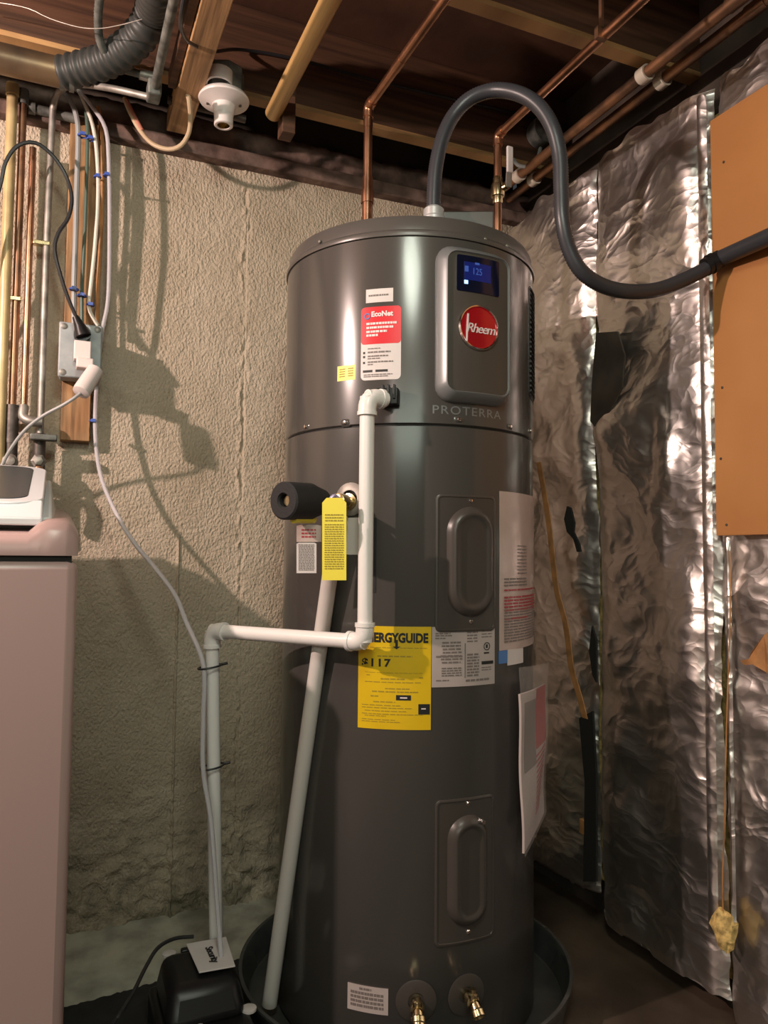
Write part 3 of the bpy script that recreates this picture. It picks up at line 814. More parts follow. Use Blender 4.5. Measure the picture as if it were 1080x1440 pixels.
# drain valves
def valve(px, py, knob):
    th, z = hit(px, py); ax = hp(th, z, 1)-hp(th, z, 0)
    esc = MB().lathe([(.040, -.001), (.042, .002), (.038, .0035), (.017, .004), (.016, .001), (.0, .001)], hp(th, z, RH), ax, 40).build('port_ring', 'panel', heater, ang=50)
    o = hp(th, z, RH); up = Vector((0, 0, 1)); v = MB()
    v.lathe([(.011, 0), (.011, .020), (.014, .021), (.014, .032), (.010, .034), (.010, .042)], o, ax, 20)
    v.lathe([(.0, .0), (.010, 0), (.010, .012), (.006, .014), (.006, .022), (0, .022)], o+ax*.03+up*.004, up, 16)
    b = v.build('drain_valve', 'brass', esc)
    d = (ax*.75 - up*.66).normalized()
    if knob:
        MB().lathe([(.009, -.01), (.011, .010), (.015, .013), (.015, .022), (.0135, .024), (.0135, .034), (.0, .034)], o+ax*.035, d, 24).build('valve_outlet', 'brass', esc)
    else:
        MB().lathe([(.009, -.01), (.011, .012), (.014, .015), (.014, .026), (.010, .027), (.009, .018), (0, .018)], o+ax*.035, d, 24).build('valve_outlet', 'brass', esc)
valve(585, 1407, True)
valve(655, 1398, False)
th, z = hit(503, 715)
# condensate port: black plastic block low under the red label
th, z = hit(548, 562); ax = hp(th, z, 1)-hp(th, z, 0)
m2 = Matrix.Translation(hp(th, z, RH)) @ Matrix((ax.cross(Vector((0,0,-1))), ax, Vector((0,0,1)))).transposed().to_4x4()
cpf = MB().box((-.026, -.004, -.016), (.022, .028, .020), m2).build('condensate_port', 'rubber', heater, bevel=.003)
q = MB()
for x in (-.010, .002, .014): q.box((x-.0025, .020, -.004), (x+.0025, .032, .026), m2)
q.build('clip_teeth', 'rubber', cpf, bevel=.001)
# dark strip beside the drop
B5 = Lab(524, 728, 529, 833); lab('dark_strip', B5, 'black_gap')

# =================================================================== DRAIN PAN
setp(MB().lathe([(0, .006), (.372, .006), (.380, .010), (.392, .075), (.398, .078), (.398, .083), (.390, .083), (.386, .077), (.374, .014), (.370, .011), (0, .011)], AX, seg=128).build('drain_pan', 'pan'),
     'round dark grey plastic drain pan under the water heater', 'pan')

# =================================================================== RELIEF VALVE, SLEEVE, TAGS, DISCHARGE PIPE
th, z = hit(494, 706); ax = hp(th, z, 1)-hp(th, z, 0); o = hp(th, z, RH)
rv = thing('relief_valve', o, 'brass relief valve with purple lever on the left of the heater', 'valve')
MB().lathe([(.036, -.001), (.036, .004), (.024, .010), (.019, .010)], o + Vector((0,0,.006)), ax, 32).build('escutcheon', 'galv', rv)
MB().lathe([(.0, .004), (.019, .008), (.018, .014), (.011, .015), (.011, .03), (.015, .031), (.015, .06), (.011, .062), (0, .062)], o, ax, 24).build('valve_body', 'brass', rv)
lv = at(471, 707, d=1.515)
MB().tube(smooth_path([o+ax*.05, lv+Vector((.0, .01, .012)), lv+Vector((0, 0, -.008))], .006), .006, 10).build('outlet', 'brass', rv)
q = MB(); q.tube(smooth_path([lv+Vector((-.012, 0, -.030)), lv+Vector((-.013, 0, .0)), lv+Vector((0, 0, .014)), lv+Vector((.013, 0, 0)), lv+Vector((.010, 0, -.010))], .004), .004, 8); q.build('lever', 'purple', rv)
s0 = at(398, 704, d=1.49); s1 = at(462, 706, d=1.60)
dv = (s1-s0).normalized()
sv = thing('insulated_pipe_stub', s0, 'pipe stub inside a thick black foam sleeve left of the valve', 'pipe')
MB().lathe([(.013, .004), (.016, 0), (.034, 0), (.0375, .003), (.0375, .075), (.034, .085), (.026, .115), (.013, .12)], s0, dv, 40, close=True).build('foam_sleeve', 'foam', sv)
MB().tube([s0+dv*.012, s1+dv*.03], .010, 14).build('stub', 'brass', sv)
q = MB(); c = s0+dv*.03-Vector((0, 0, .036)); q.tube([c, c+dv*.06], .009, 10); q.build('lower_wrap', 'tag_yellow', sv)

# yellow hanging tag and white/pink tag
def tagthing(name, px0, py0, px1, py1, d0, m, label, hole=True, rows=None, ink='ink_brown', lean=.0):
    a = at(px0, py0, d=d0); b = at(px1, py0, d=d0); c = at(px1, py1, d=d0+lean); e = at(px0, py1, d=d0+lean)
    t = thing(name, (a+b)/2, label, 'tag')
    n = (b-a).cross(e-a).normalized()
    if n.dot(Fw) < 0: n = -n
    # chamfered top corners
    k = .18
    pts = [a+(e-a)*.06, a+(b-a)*k, b-(b-a)*k, b+(c-b)*.06, c, e]
    q = MB(); N = 6
    q.add(pts+[p_+n*.0008 for p_ in pts], [tuple(range(N)), tuple(reversed(range(N, 2*N)))] + [(i, i+N, (i+1) % N+N, (i+1) % N) for i in range(N)])
    q.build('tag_card', m, t, smooth=False)
    q = MB()
    for (u0, u1, v, hh) in rows:
        u = u0
        while u < u1-.02:
            w_ = min(random.uniform(.06, .16), u1-u)
            def P(u_, v_): return a+(b-a)*u_+(e-a)*v_-n*.0007
            q.add([P(u, v), P(u+w_*.8, v), P(u+w_*.8, v+hh), P(u, v+hh)], [(0, 1, 2, 3)]); u += w_
    q.build('small_print', ink, t, smooth=False)
    return t
rows = [(.12,.88,.2+.035*i,.016) for i in range(3)]+[(.1,.9,.32+.028*i,.014) for i in range(20)]
tagthing('hang_tag', 453, 700, 487, 816, 1.49, 'tag_yellow', 'long yellow paper tag hanging from the relief valve', rows=rows)
rows = [(.1,.9,.08+.05*i,.028) for i in range(17)]
tagthing('hang_tag', 417, 738, 452, 762, 1.555, 'label_pink', 'short pinkish tag hanging under the black foam sleeve', rows=[(.2,.8,.25+.2*i,.1) for i in range(3)], ink='ink_red')
tagthing('hang_tag', 417, 762, 445, 806, 1.557, 'label_white', 'white printed tag hanging below the pinkish tag', rows=rows, ink='ink_grey', lean=.004)

rp = thing('discharge_pipe', at(377, 1402, d=1.75), 'long grey white discharge pipe slanting down from the relief valve into the pan', 'pipe')
a = at(473, 745, d=1.615); b_ = at(379, 1412, d=1.775); b_.z = max(b_.z, .03)
MB().tube([b_, a], .0170, 24).build('pipe', 'pvc2', rp)
a1 = a+(a-b_).normalized()*.03
MB().tube([a-(a-b_).normalized()*.02, a1], .020, 24).build('coupling', 'pvc2', rp)
MB().tube(smooth_path([a1, a1+Vector((.008, .004, .03)), o+ax*.05], .01), .011, 12).build('adaptor', 'brass', rp)

# =================================================================== CONDENSATE LINE (white pvc)
RP = .0155
pA = hp(hit(546, 562)[0], 0, 0); 
p0 = hp(hit(546, 562)[0], hit(546, 562)[1]-.0, RH+.03)
p1 = at(515, 556, d=1.557)
p1.z = at(515, 558, d=1.557).z
p2 = at(513, 903, d=1.557)
p1.x, p1.y = p2.x, p2.y
p3 = at(298, 888, d=1.76); p3.z = p2.z
p4 = at(304, 1312, d=1.80)
p4.z = .172
p0.z = p1.z
pl = thing('condensate_pipe', (p4.x, p4.y, p4.z), 'white plastic drain line running from the heater across and down to the pump', 'pipe')
def seg(a, b): MB().tube([a, b], RP, 24).build('pipe', 'pvc', pl)
def elb(a, c, b, k=.034):
    u = (a-c).normalized(); v = (b-c).normalized()
    pts = elbow_path([c+u*k, c, c+v*k], .026, 8)
    e = MB().tube(pts, RP+.0035, 24).build('elbow', 'pvc', pl)
    q = MB()
    for w_ in (u, v): q.tube([c+w_*(k-.003), c+w_*(k+.005)], RP+.0052, 24)
    q.build('collar', 'pvc', e)
seg(p0, p1); seg(p1, p2); seg(p2, p3); seg(p3, p4)
elb(p0, p1, p2); elb(p1, p2, p3); elb(p2, p3, p4)

# =================================================================== CONDENSATE PUMP
PZ = .008
pm = thing('condensate_pump', (.315, 1.68, PZ), 'black condensate pump with a white label on the floor by the pan', 'pump')
MB().box((.222, 1.50, PZ), (.408, 1.80, .098)).build('tank', 'rubber', pm, bevel=.012)
q = MB(); q.hexa([Vector(p) for p in ((.232,1.60,.095),(.400,1.60,.095),(.402,1.785,.095),(.230,1.785,.095),(.246,1.635,.165),(.388,1.635,.165),(.388,1.775,.175),(.246,1.775,.175))]); q.build('motor_cover', 'rubber', pm, bevel=.022)
# label on the cover
la = at(262, 1327, Z=.182); lb = at(318, 1317, Z=.182); lc = at(331, 1358, Z=.178); ld = at(280, 1367, Z=.178)
q = MB(); q.hexa([ld-Vector((0,0,.003)), lc-Vector((0,0,.003)), lb-Vector((0,0,.003)), la-Vector((0,0,.003)), ld, lc, lb, la]); pmL = q.build('label_plate', 'label_white', pm, bevel=.001)
un = (ld-la).normalized(); vn = (lb-la).normalized(); vn = (vn-un*vn.dot(un)).normalized()
if un.cross(vn).z < 0: vn = -vn
text_plane('Security', at(298,1342,Z=.1815), un, vn, .0225, spacing=.9, bold=.0004).build('lettering', 'ink', pm)
for X_, Y_ in ((at(350,1417,Z=.1)), (at(275,1437,Z=.1)), (at(243,1350,Z=.1))) and [(at(350,1417,Z=.102).x, at(350,1417,Z=.102).y), (at(276,1436,Z=.102).x, at(276,1436,Z=.102).y), (at(238,1340,Z=.102).x, at(238,1340,Z=.102).y)]:
    setp(MB().lathe([(.016, .0), (.016, .005), (.0135, .006), (0, .006)], (X_, Y_, .097), (0,0,1), 24).build('tank_cap', 'label_white', pm), 'white round cap')
MB().box((.29, 1.78, .10), (.345, 1.795, .168)).build('cord_clamp', 'rubber', pm, bevel=.003)
pts = [at(272,1317,Y=1.785), at(245,1320,Y=1.78), at(222,1333,Y=1.75), at(205,1360,Y=1.70), at(185,1400,Y=1.62), at(160,1438,Y=1.55), at(120,1500,Z=.02)]
setp(MB().tube(smooth_path(pts, .01), .0042, 8).build('power_cord', 'cable_black'), 'black power cord curving off the back of the pump', 'cord')

# black mat
def rough_mat():
    n = 60; top = []; x0 = .055; x1 = .50
    for i in range(n+1):
        x = x0+(x1-x0)*i/n; top.append((x, 1.955+.05*max(0, (x-.06)/.35)+random.uniform(-.004, .004)))
    pts = [(x0+.01, .6)] + [(x0+random.uniform(-.004, .004), .6+1.33*i/30) for i in range(1, 30)] + top + [(x1, .6)]
    N = len(pts); q = MB()
    q.add([(x, y, .0) for x, y in pts]+[(x, y, .0045) for x, y in pts], [tuple(reversed(range(N))), tuple(range(N, 2*N))]+[(i, (i+1) % N, (i+1) % N+N, i+N) for i in range(N)])
    return q.build('floor_mat', 'mat', smooth=False)
setp(rough_mat(), 'thin black mat on the floor under the pump', 'mat')

# =================================================================== CLEAR TUBE AND ZIP TIES
tb = [(112,128,2.17),(128,148,2.17),(148,180,2.16),(153,230,2.16),(154,330,2.16),(152,420,2.17),(143,470,2.17),(136,540,2.19),(134,610,2.17),(142,670,2.14),(165,725,2.08),(190,765,2.02),(215,795,1.96),(245,835,1.90),(262,875,1.83)]
pts = [at(px, py, Y=Y) for px, py, Y in tb]
lx, ly = p3.x-.020, p3.y-.012
lx2, ly2 = p4.x-.004, p4.y-.024
pts += [Vector((lx, ly, at(288, 935, d=1.75).z)), Vector((lx+.002, ly-.004, at(290, 1010, d=1.75).z)), Vector((lx+.004, ly-.006, at(294, 1080, d=1.75).z)), Vector((lx+.022, ly-.017, .45)), Vector((lx+.036, ly-.030, .28)), Vector((lx+.042, ly-.060, .17)), Vector((lx+.044, ly-.10, .10))]
setp(MB().tube(smooth_path(pts, .012), .0055, 10).build('vinyl_tube', 'tube_clear'), 'thin clear vinyl tube looping down the wall to the pump', 'tube')
def ziptie(px, py, label, cpos):
    q = MB(); z = cpos.z; n = 22
    for i in range(n):
        pass
    ring = [Vector((cpos.x-.004+.026*math.cos(2*PI*i/n), cpos.y-.004+.021*math.sin(2*PI*i/n), z+.004*math.cos(2*PI*i/n))) for i in range(n)]
    q.tube(ring+[ring[0], ring[1]], .0022, 6, caps=False)
    q.tube([ring[0], ring[0]+Vector((.014, -.004, .003))], .0035, 6)
    setp(q.build('zip_tie', 'cable_black'), label, 'zip tie', 'black zip ties round the white pipe')
zt = at(299, 937, d=1.76).z
ziptie(299, 937, 'upper black zip tie holding the tube to the white pipe', Vector((p3.x, p3.y, zt)))
zt2 = at(300, 1080, d=1.76).z; k = (p3.z-zt2)/(p3.z-p4.z)
ziptie(300, 1080, 'lower black zip tie holding the tube to the white pipe', Vector((p3.x*(1-k)+p4.x*k, p3.y*(1-k)+p4.y*k, zt2)))

# =================================================================== FLEXIBLE CONDUIT
cpx = [(610,300,1.66),(610,275,1.66),(613,235,1.66),(622,195,1.66),(638,162,1.66),(662,138,1.65),(695,127,1.63),(730,132,1.60),(758,150,1.58),(777,180,1.57),(787,220,1.57),(789,265,1.57),(791,310,1.57),(800,350,1.58),(818,382,1.59),(848,402,1.61),(885,410,1.63),(925,407,1.66),(965,392,1.68),(1000,374,1.69)]
cpts = [at(a, b, d=c) for a, b, c in cpx]
cpts[0].z = ZT+.005
fc = thing('flexible_conduit', cpts[0], 'black ribbed flexible conduit arching from the heater top to the right wall', 'conduit')
path = smooth_path(cpts, .0028)
MB().tube(path, .016, 18, radii=[(.0148, .0164)[i % 2] for i in range(len(path))]).build('ribbed_hose', 'conduit', fc, ang=80)
MB().lathe([(.026, 0), (.026, .010), (.023, .014), (.023, .030), (.019, .034), (.0165, .036)], (cpts[0].x, cpts[0].y, ZT), (0,0,1), 24).build('connector', 'conn', fc)
e0 = at(992, 376, d=1.688); e1 = at(1012, 364, d=1.69); e2 = at(1100, 325, d=1.52)
MB().tube([e0, e1], .0205, 20).tube([e0+(e1-e0)*.3, e0+(e1-e0)*.6], .023, 20).build('coupling', 'rubber', fc)
MB().tube([e1, e2, e2+(e2-e1)], .0185, 20).build('end_pipe', 'conduit', fc)

# =================================================================== COPPER PIPES
def copper(name, elbow_px, z, fx, label, xtra=None, r=.0105, m='copper'):
    e = at(*elbow_px, Z=z)
    base = Vector((e.x, e.y, ZT))
    t = thing(name, base, label, 'pipe')
    MB().tube([base-Vector((0,0,.002)), e], r, 16).build('riser', m, t)
    MB().tube([e, Vector((e.x, -.6, z))], r, 16).build('run', m, t)
    MB().tube(elbow_path([e-Vector((0,0,.028)), e, e-Vector((0,.028,0))], .016, 6), r+.0025, 16).build('elbow', m, t)
    return t, e, base
t1, e1c, b1c = copper('copper_pipe', (518, 150), 2.15, 0, 'left copper pipe rising from the heater top and bending towards the ceiling')
MB().tube([b1c, b1c+Vector((0,0,.185))], .0130, 16).tube([b1c+Vector((0,0,.12)), b1c+Vector((0,0,.15))], .0155, 16).build('union', 'copper', t1)
q = MB(); 
MB().tube([Vector((e1c.x, e1c.y-.16, 2.15)), Vector((e1c.x, e1c.y-.20, 2.15))], .0115, 16).build('coupling', 'copper', t1)
MB().tube([e1c-Vector((0,0,.055)), e1c-Vector((0,0,.035))], .0115, 16).build('coupling', 'copper', t1)
t2, e2c, b2c = copper('copper_pipe', (700, 190), 2.15, 0, 'right copper pipe with brass shutoff valve rising from the heater top')
vz = at(700, 270, d=1.98).z
vb = MB(); vc = Vector((e2c.x, e2c.y, at(e2c.x and 700, 268, d=(e2c-EYE).dot(Fh)).z))
vb.lathe([(.012,-.035),(.013,-.030),(.013,-.018),(.017,-.016),(.019,0),(.017,.016),(.013,.018),(.013,.030),(.012,.035)], vc, (0,0,1), 16)
vb.cyl(vc, vc+Vector((.012,-.022,.004)), .009)
bv = vb.build('ball_valve', 'brass', t2)
hv = vc+Vector((.016,-.026,.005))
MB().hexa([hv+Vector(p) for p in ((-.008,-.002,-.004),(.008,-.002,-.004),(.008,.002,-.004),(-.008,.002,-.004),(-.006,-.002,.035),(.010,-.002,.035),(.010,.002,.035),(-.006,.002,.035))]).build('lever_arm', 'galv', bv)
setp(MB().box(hv+Vector((-.005,-.004,.035)), hv+Vector((.013,.004,.105))).build('lever_grip', 'label_white', bv, bevel=.003), 'white lever grip')
c = at(845, 48, Z=2.15)
q = MB().box((c.x-.0125, c.y-.006, 2.138), (c.x+.0125, c.y+.006, 2.1625)).box((c.x-.003, c.y-.006, 2.16), (c.x+.003, c.y+.003, ZJ+.02)); q.build('hanger', 'old_copper', t2)

# pair of old pipes along the right wall
ZP = 2.275
for i, (px, lbl) in enumerate(((937, 'old brown copper pipe along the ceiling, the one farther from the wall'), (974, 'old brown copper pipe along the ceiling, the one nearer the wall'))):
    x = at(px, 80, Z=ZP).x
    x = min(x, XW+.02)
    t = thing('overhead_pipe', (x, 0, ZP), lbl, 'pipe', 'brown pipes along the right of the ceiling')
    MB().tube([(x, YW-.08, ZP), (x, -1.5, ZP)], .0145, 18).build('pipe', 'old_copper', t)
    for y in (2.035, 1.465, .9):
        MB().lathe([(.0155, -.014), (.0205, -.014), (.0205, .014), (.0155, .014)], (x, y, ZP), (0,1,0), 20, close=True).build('hanger_strap', 'strap', t)
    MB().tube([(x, 1.15, ZP), (x, 1.20, ZP)], .0175, 18).build('coupling', 'old_copper', t)

# round box and cable behind the conduit
o = at(757, 190, Y=2.012)
rb = thing('round_junction_box', o, 'grey round electrical box on the joist behind the flexible conduit', 'electrical box')
MB().lathe([(0, -.012), (.042, -.012), (.045, .0), (.045, .04), (0, .04)], o-Vector((0,.005,0)), (0,-1,0), 28).build('box_body', 'dull_galv', rb)
MB().tube(smooth_path([at(722,224,Y=2.0), at(728,232,Y=1.99), at(742,234,Y=1.98), at(755,224,Y=1.98), at(760,208,Y=1.98)], .01), .006, 8).build('cable', 'cable_grey', rb)

# =================================================================== CEILING THINGS, LEFT
# varnished rod and its block
zr = 2.235
ra = at(384, 160, Z=zr)
MBrod = MB().tube([(ra.x, ra.y, zr), (ra.x, -1.2, zr)], .0215, 24)
rod = thing('hanging_rod', (ra.x, ra.y, zr), 'round yellow varnished wooden rod under the joists', 'rod')
MBrod.build('rod', 'dowel', rod)
c = Vector((ra.x+.028, ra.y+.005, zr)); MB().box((c.x-.008, c.y-.03, zr-.055), (c.x+.028, c.y+.02, ZJ+.0)).build('support_block', 'wood_dark', rod, bevel=.002)
# wood strip running under the joists
q = at(248, 175, Z=2.25)
x0, x1 = .262, .325
bm_ = thing('ceiling_strip', (x0, 0, 2.25), 'pale wooden strip running under the joists left of the lamp holder', 'wood strip')
MB().box((x0, -2.5, 2.25), (x1, 2.19, ZJ-.014)).build('strip', 'wood_y', bm_, bevel=.002)
MB().box((x0-.022, -2.5, 2.262), (x0-.002, 2.0, ZJ-.014)).build('side_strip', 'wood_dark', bm_, bevel=.002)

# porcelain lamp holder
c = at(315, 143, Z=2.235)
lh = thing('lamp_holder', c, 'white porcelain lamp holder without a bulb on a metal ceiling box', 'lamp holder')
MB().lathe([(0, .085), (.048, .085), (.052, .08), (.052, .022), (.040, .018), (0, .018)], c, (0,0,1), 8).build('ceiling_box', 'dull_galv', lh, ang=20)
MB().lathe([(.050, .020), (.062, .012), (.066, .004), (.064, .0), (.045, -.006), (.030, -.012), (.027, -.03), (.026, -.038)], c, (0,0,1), 48).build('base_plate', 'porcelain', lh)
MB().lathe([(.026, -.036), (.0245, -.040), (.0245, -.064), (.022, -.066), (.0165, -.066), (.016, -.045), (0, -.045)], c, (0,0,1), 32).build('socket', 'porcelain', lh)
MB().lathe([(.0, -.048), (.0155, -.048), (.0155, -.064)], c, (0,0,1), 20).build('screw_shell', 'brass', lh)
MB().lathe([(.030, .020), (.034, .022), (.034, .055), (0, .055)], c+Vector((-.02,-.035,0)), (0,0,1), 20).build('white_ring', 'porcelain', lh)
for s in (-1, 1): 
    MB().lathe([(.004, 0), (.004, .003), (0, .004)], c+Vector((s*.040, -.012*s, -.007)), (0,0,-1), 10).build('mounting_screw', 'iron', lh)
cb = thing('lamp_cable', at(237, 210, Y=2.16), 'tan cable drooping in a loop below the sill to the lamp holder', 'cable')
P_ = [at(175,138,Y=2.16), at(183,158,Y=2.15), at(196,182,Y=2.14), at(214,202,Y=2.12), at(237,210,Y=2.1), at(255,204,Y=2.08), at(266,185,Y=2.06), at(268,160,Y=2.03)]
MB().tube(smooth_path(P_, .012), .0062, 10).build('loop', 'cable_tan', cb)
P_ = [at(268,160,Y=2.03), at(266,140,Y=2.0), at(262,122,Y=1.985), at(266,110,Y=1.98), at(277,106,Y=1.98)]
MB().tube(smooth_path(P_, .012), .0068, 10).build('upper_end', 'cable_tan', cb)
P_ = [at(178,141,Y=2.155), at(187,160,Y=2.145), at(200,184,Y=2.135)]
setp(MB().tube(smooth_path(P_, .012), .0055, 10).build('red_jacket', 'cable_red', cb), 'faded red outer jacket')

# brown duct and dark flexible elbow
ZD = 2.245
da = at(0, 86, Y=2.02); db = at(88, 103, Y=2.02)
dt = thing('exhaust_duct', db, 'brown metal exhaust duct with a dark flexible elbow in the upper left corner', 'duct')
MB().tube([(-1.6, 2.02, db.z), (db.x, 2.02, db.z)], .036, 32).build('rigid_duct', 'duct', dt)
q = MB(); 
for k in (0, .022): q.tube([(db.x-.006+k, 2.02, db.z), (db.x+.006+k, 2.02, db.z)], .039, 32)
q.build('clamp', 'dull_galv', dt)
P_ = [Vector((db.x, 2.02, db.z)), at(116,96,d=1.84), at(148,86,d=1.82), at(178,68,d=1.79), at(203,42,d=1.75), at(215,14,d=1.71), at(222,-20,d=1.60), at(226,-80,d=1.5)]
path = smooth_path(P_, .004)
MB().tube(path, .045, 28, radii=[.039+.0028*math.sin(i*1.1) for i in range(len(path))]).build('flexible_elbow', 'flex_duct', dt, ang=80)

# conduits of the upper left
ct = thing('steel_conduit', at(72, 300, Y=2.2), 'grey steel conduit rising on the wall and bending over towards the beam', 'conduit')
P_ = [at(53,640,Y=2.2), at(56,590,Y=2.2), at(65,360,Y=2.2), at(73,180,Y=2.2), at(75,150,Y=2.19), at(81,132,Y=2.17), at(96,121,Y=2.11), at(118,119,Y=2.04), at(160,125,Y=1.96), at(212,137,Y=1.91)]
P_[1].x = P_[0].x = P_[2].x
MB().tube(smooth_path(P_, .012), .0085, 12).build('bent_conduit', 'galv', ct)
fit = at(216, 130, Y=1.90)
MB().box(fit-Vector((.016,.03,.02)), fit+Vector((.016,.02,.02))).build('conduit_body', 'dull_galv', ct, bevel=.005)
MB().tube([fit, Vector((fit.x, -1.0, fit.z+.0))], .0105, 12).build('straight_conduit', 'dull_galv', ct)
ct2 = thing('flexible_metal_conduit', at(140, 60, d=1.8), 'pale flexible metal conduit curving down into the conduit body', 'conduit')
P_ = [at(150,-60,d=1.55), at(140,0,d=1.66), at(138,35,d=1.72), at(142,62,d=1.76), at(156,84,d=1.80), at(178,98,d=1.84), at(208,107,d=1.86)]
path = smooth_path(P_, .004)
MB().tube(path, .0095, 12, radii=[.0092+.0008*(i % 2) for i in range(len(path))]).build('hose', 'dull_galv', ct2, ang=80)
q = MB(); a = P_[-1]; dd = (P_[-1]-P_[-2]).normalized(); q.tube([a-dd*.02, a+dd*.015], .0135, 12); q.build('connector', 'galv', ct2)
setp(MB().tube(smooth_path([at(-60,-2,d=1.7), at(0,4,d=1.7), at(40,12,d=1.7), at(70,26,d=1.7), at(110,38,d=1.7), at(140,40,d=1.68), at(170,35,d=1.64), at(200,27,d=1.6)], .015), .0010, 6).build('steel_wire', 'galv'), 'thin steel wire sagging below the joists at top left', 'wire')
setp(MB().tube(smooth_path([at(262,-20,Y=1.44), at(255,20,Y=1.5), at(256,45,Y=1.6), at(270,62,Y=1.75), at(300,72,Y=1.9), at(340,70,Y=2.005), at(420,84,Y=2.008), at(520,111,Y=2.008), at(620,135,Y=2.008), at(720,158,Y=2.008), at(790,178,Y=2.008)], .02), .0045, 8).build('ceiling_cable', 'cable_black'), 'black cable stapled along the face of the rear joist', 'cable')
# small iron pipe along the sill, left
ip = MB().tube([at(44,152,Y=2.215), at(110,168,Y=2.215)], .013, 12)
ip.tube([at(40,151,Y=2.215), at(50,153,Y=2.215)], .017, 12)
setp(ip.build('iron_pipe', 'dull_galv'), 'short dusty iron pipe just under the sill behind the conduit', 'pipe')
setp(MB().tube([at(236,140,Y=2.09), at(300,156,Y=2.09), at(345,168,Y=2.09)], .011, 12).build('iron_pipe', 'iron'), 'dark iron pipe running behind the end of the wooden strip', 'pipe')

# =================================================================== PIPES AND CABLES ON THE WALL, LEFT
def vpipe(name, px, py0, py1, Y, r, m, label, cat='pipe', group=None):
    a = at(px, 360, Y=Y); z1 = at(px, py0, Y=Y).z; z0 = at(px, py1, Y=Y).z
    t = thing(name, (a.x, Y, z0), label, cat, group)
    MB().tube([(a.x, Y, z0), (a.x, Y, z1)], r, 16).build('pipe', m, t)
    return t, a.x, z0, z1
g1, gx, gz0, gz1 = vpipe('gas_pipe', 9, 122, 690, 2.19, .0135, 'yellow_pipe', 'cream coloured upright pipe at the left edge of the photo')
MB().tube([(gx, 2.19, gz1-.02), (gx, 2.19, gz1+.01)], .0165, 16).build('end_fitting', 'yellow_pipe', g1)
g2, bx, bz0, bz1 = vpipe('water_pipe', 25, 130, 690, 2.2, .0095, 'old_copper', 'upright copper pipe right of the cream pipe, with a side branch')
z = at(15, 575, Y=2.2).z
MB().tube([(bx, 2.2, z-.09), (bx, 2.2, z+.01)], .017, 16).build('iron_sleeve', 'iron', g2)
MB().tube([(bx-.10, 2.2, z), (bx, 2.2, z)], .0095, 12).build('branch', 'copper', g2)
MB().tube([(bx, 2.2, bz1-.03), (bx, 2.2, bz1+.01)], .013, 12).build('end_fitting', 'dull_galv', g2)
z = at(15, 420, Y=2.2).z
MB().box((bx-.03, 2.188, z-.006), (bx+.012, 2.212, z+.006)).build('pipe_clamp', 'brass', g2, bevel=.002)
g3, cx_, cz0, cz1 = vpipe('water_pipe', 41, 207, 580, 2.2, .0085, 'copper', 'bright copper upright pipe left of the steel conduit')
z = at(38, 582, Y=2.2).z
MB().tube(smooth_path([(cx_, 2.2, z+.02), (cx_, 2.19, z-.01), (cx_+.02, 2.18, z-.022), (cx_+.045, 2.18, z-.022)], .006), .0125, 12).build('elbow', 'galv', g3)
z = at(55, 342, Y=2.2).z
MB().box((cx_+.008, 2.19, z-.006), (cx_+.05, 2.21, z+.006)).build('pipe_clamp', 'brass', g3, bevel=.002)
# washer shut-off valves
for px, lbl in ((14, 'left brass shutoff tap with a round nut just above the washer lid'), (54, 'right brass shutoff tap with a round nut just above the washer lid')):
    c = at(px, 648, Y=2.17)
    t = thing('washer_tap', c, lbl, 'tap', 'taps behind the washer')
    MB().tube([c+Vector((0,.03,-.16)), c+Vector((0,.03,.075))], .016, 14).build('riser', 'iron', t)
    MB().lathe([(.0, .03), (.019, .028), (.019, .008), (.013, .004), (.012, -.004), (.006, -.006), (0, -.006)], c, (0,1,0), 6 if px > 20 else 14).build('nut', 'galv', t)
    MB().tube(smooth_path([c+Vector((.0,.0,-.02)), c+Vector((.006,-.01,-.05)), c+Vector((.012,.0,-.11))], .01), .012, 12).build('hose', 'old_copper' if px > 20 else 'cable_black', t)
c = at(60, 615, Y=2.17)
MB().box(c-Vector((.03,.01,.008)), c+Vector((.035,.02,.008))).build('pipe_clamp', 'dull_galv', t, bevel=.003)

# backing board, electric box
bl = at(90, 450, Y=2.225).x; br = at(131, 450, Y=2.225).x; bz0 = at(110, 620, Y=2.225).z; bz1 = at(110, 170, Y=2.225).z
setp(MB().box((bl, 2.222, bz0), (br, 2.262, bz1)).build('backing_board', 'wood_board', bevel=.002), 'upright brown board on the concrete wall behind the electric box', 'board')
xa, xb = at(82, 495, Y=2.15).x, at(143, 495, Y=2.15).x; za, zb = at(110, 532, Y=2.15).z, at(110, 455, Y=2.15).z
eb = thing('outlet_box', ((xa+xb)/2, 2.22, za), 'grey metal outlet box on the board with plugs in it', 'electrical box')
MB().box((xa+.003, 2.153, za+.003), (xb-.003, 2.2215, zb-.003)).build('box_body', 'box_grey', eb, bevel=.008)
MB().box((xa, 2.146, za), (xb, 2.154, zb)).build('cover', 'box_grey', eb, bevel=.005)
for sx, sz in ((xa+.012, za+.012), (xb-.012, za+.012), (xa+.012, zb-.012), (xb-.012, zb-.012)):
    MB().lathe([(.0085, -.001), (.0085, .002), (.004, .004), (0, .004)], (sx, 2.147, sz), (0,-1,0), 14).build('cover_ear', 'galv', eb)
c = at(116, 468, Y=2.115)
bk = thing('black_cord', c, 'black cord looping over the pipes down to the outlet box', 'cord')
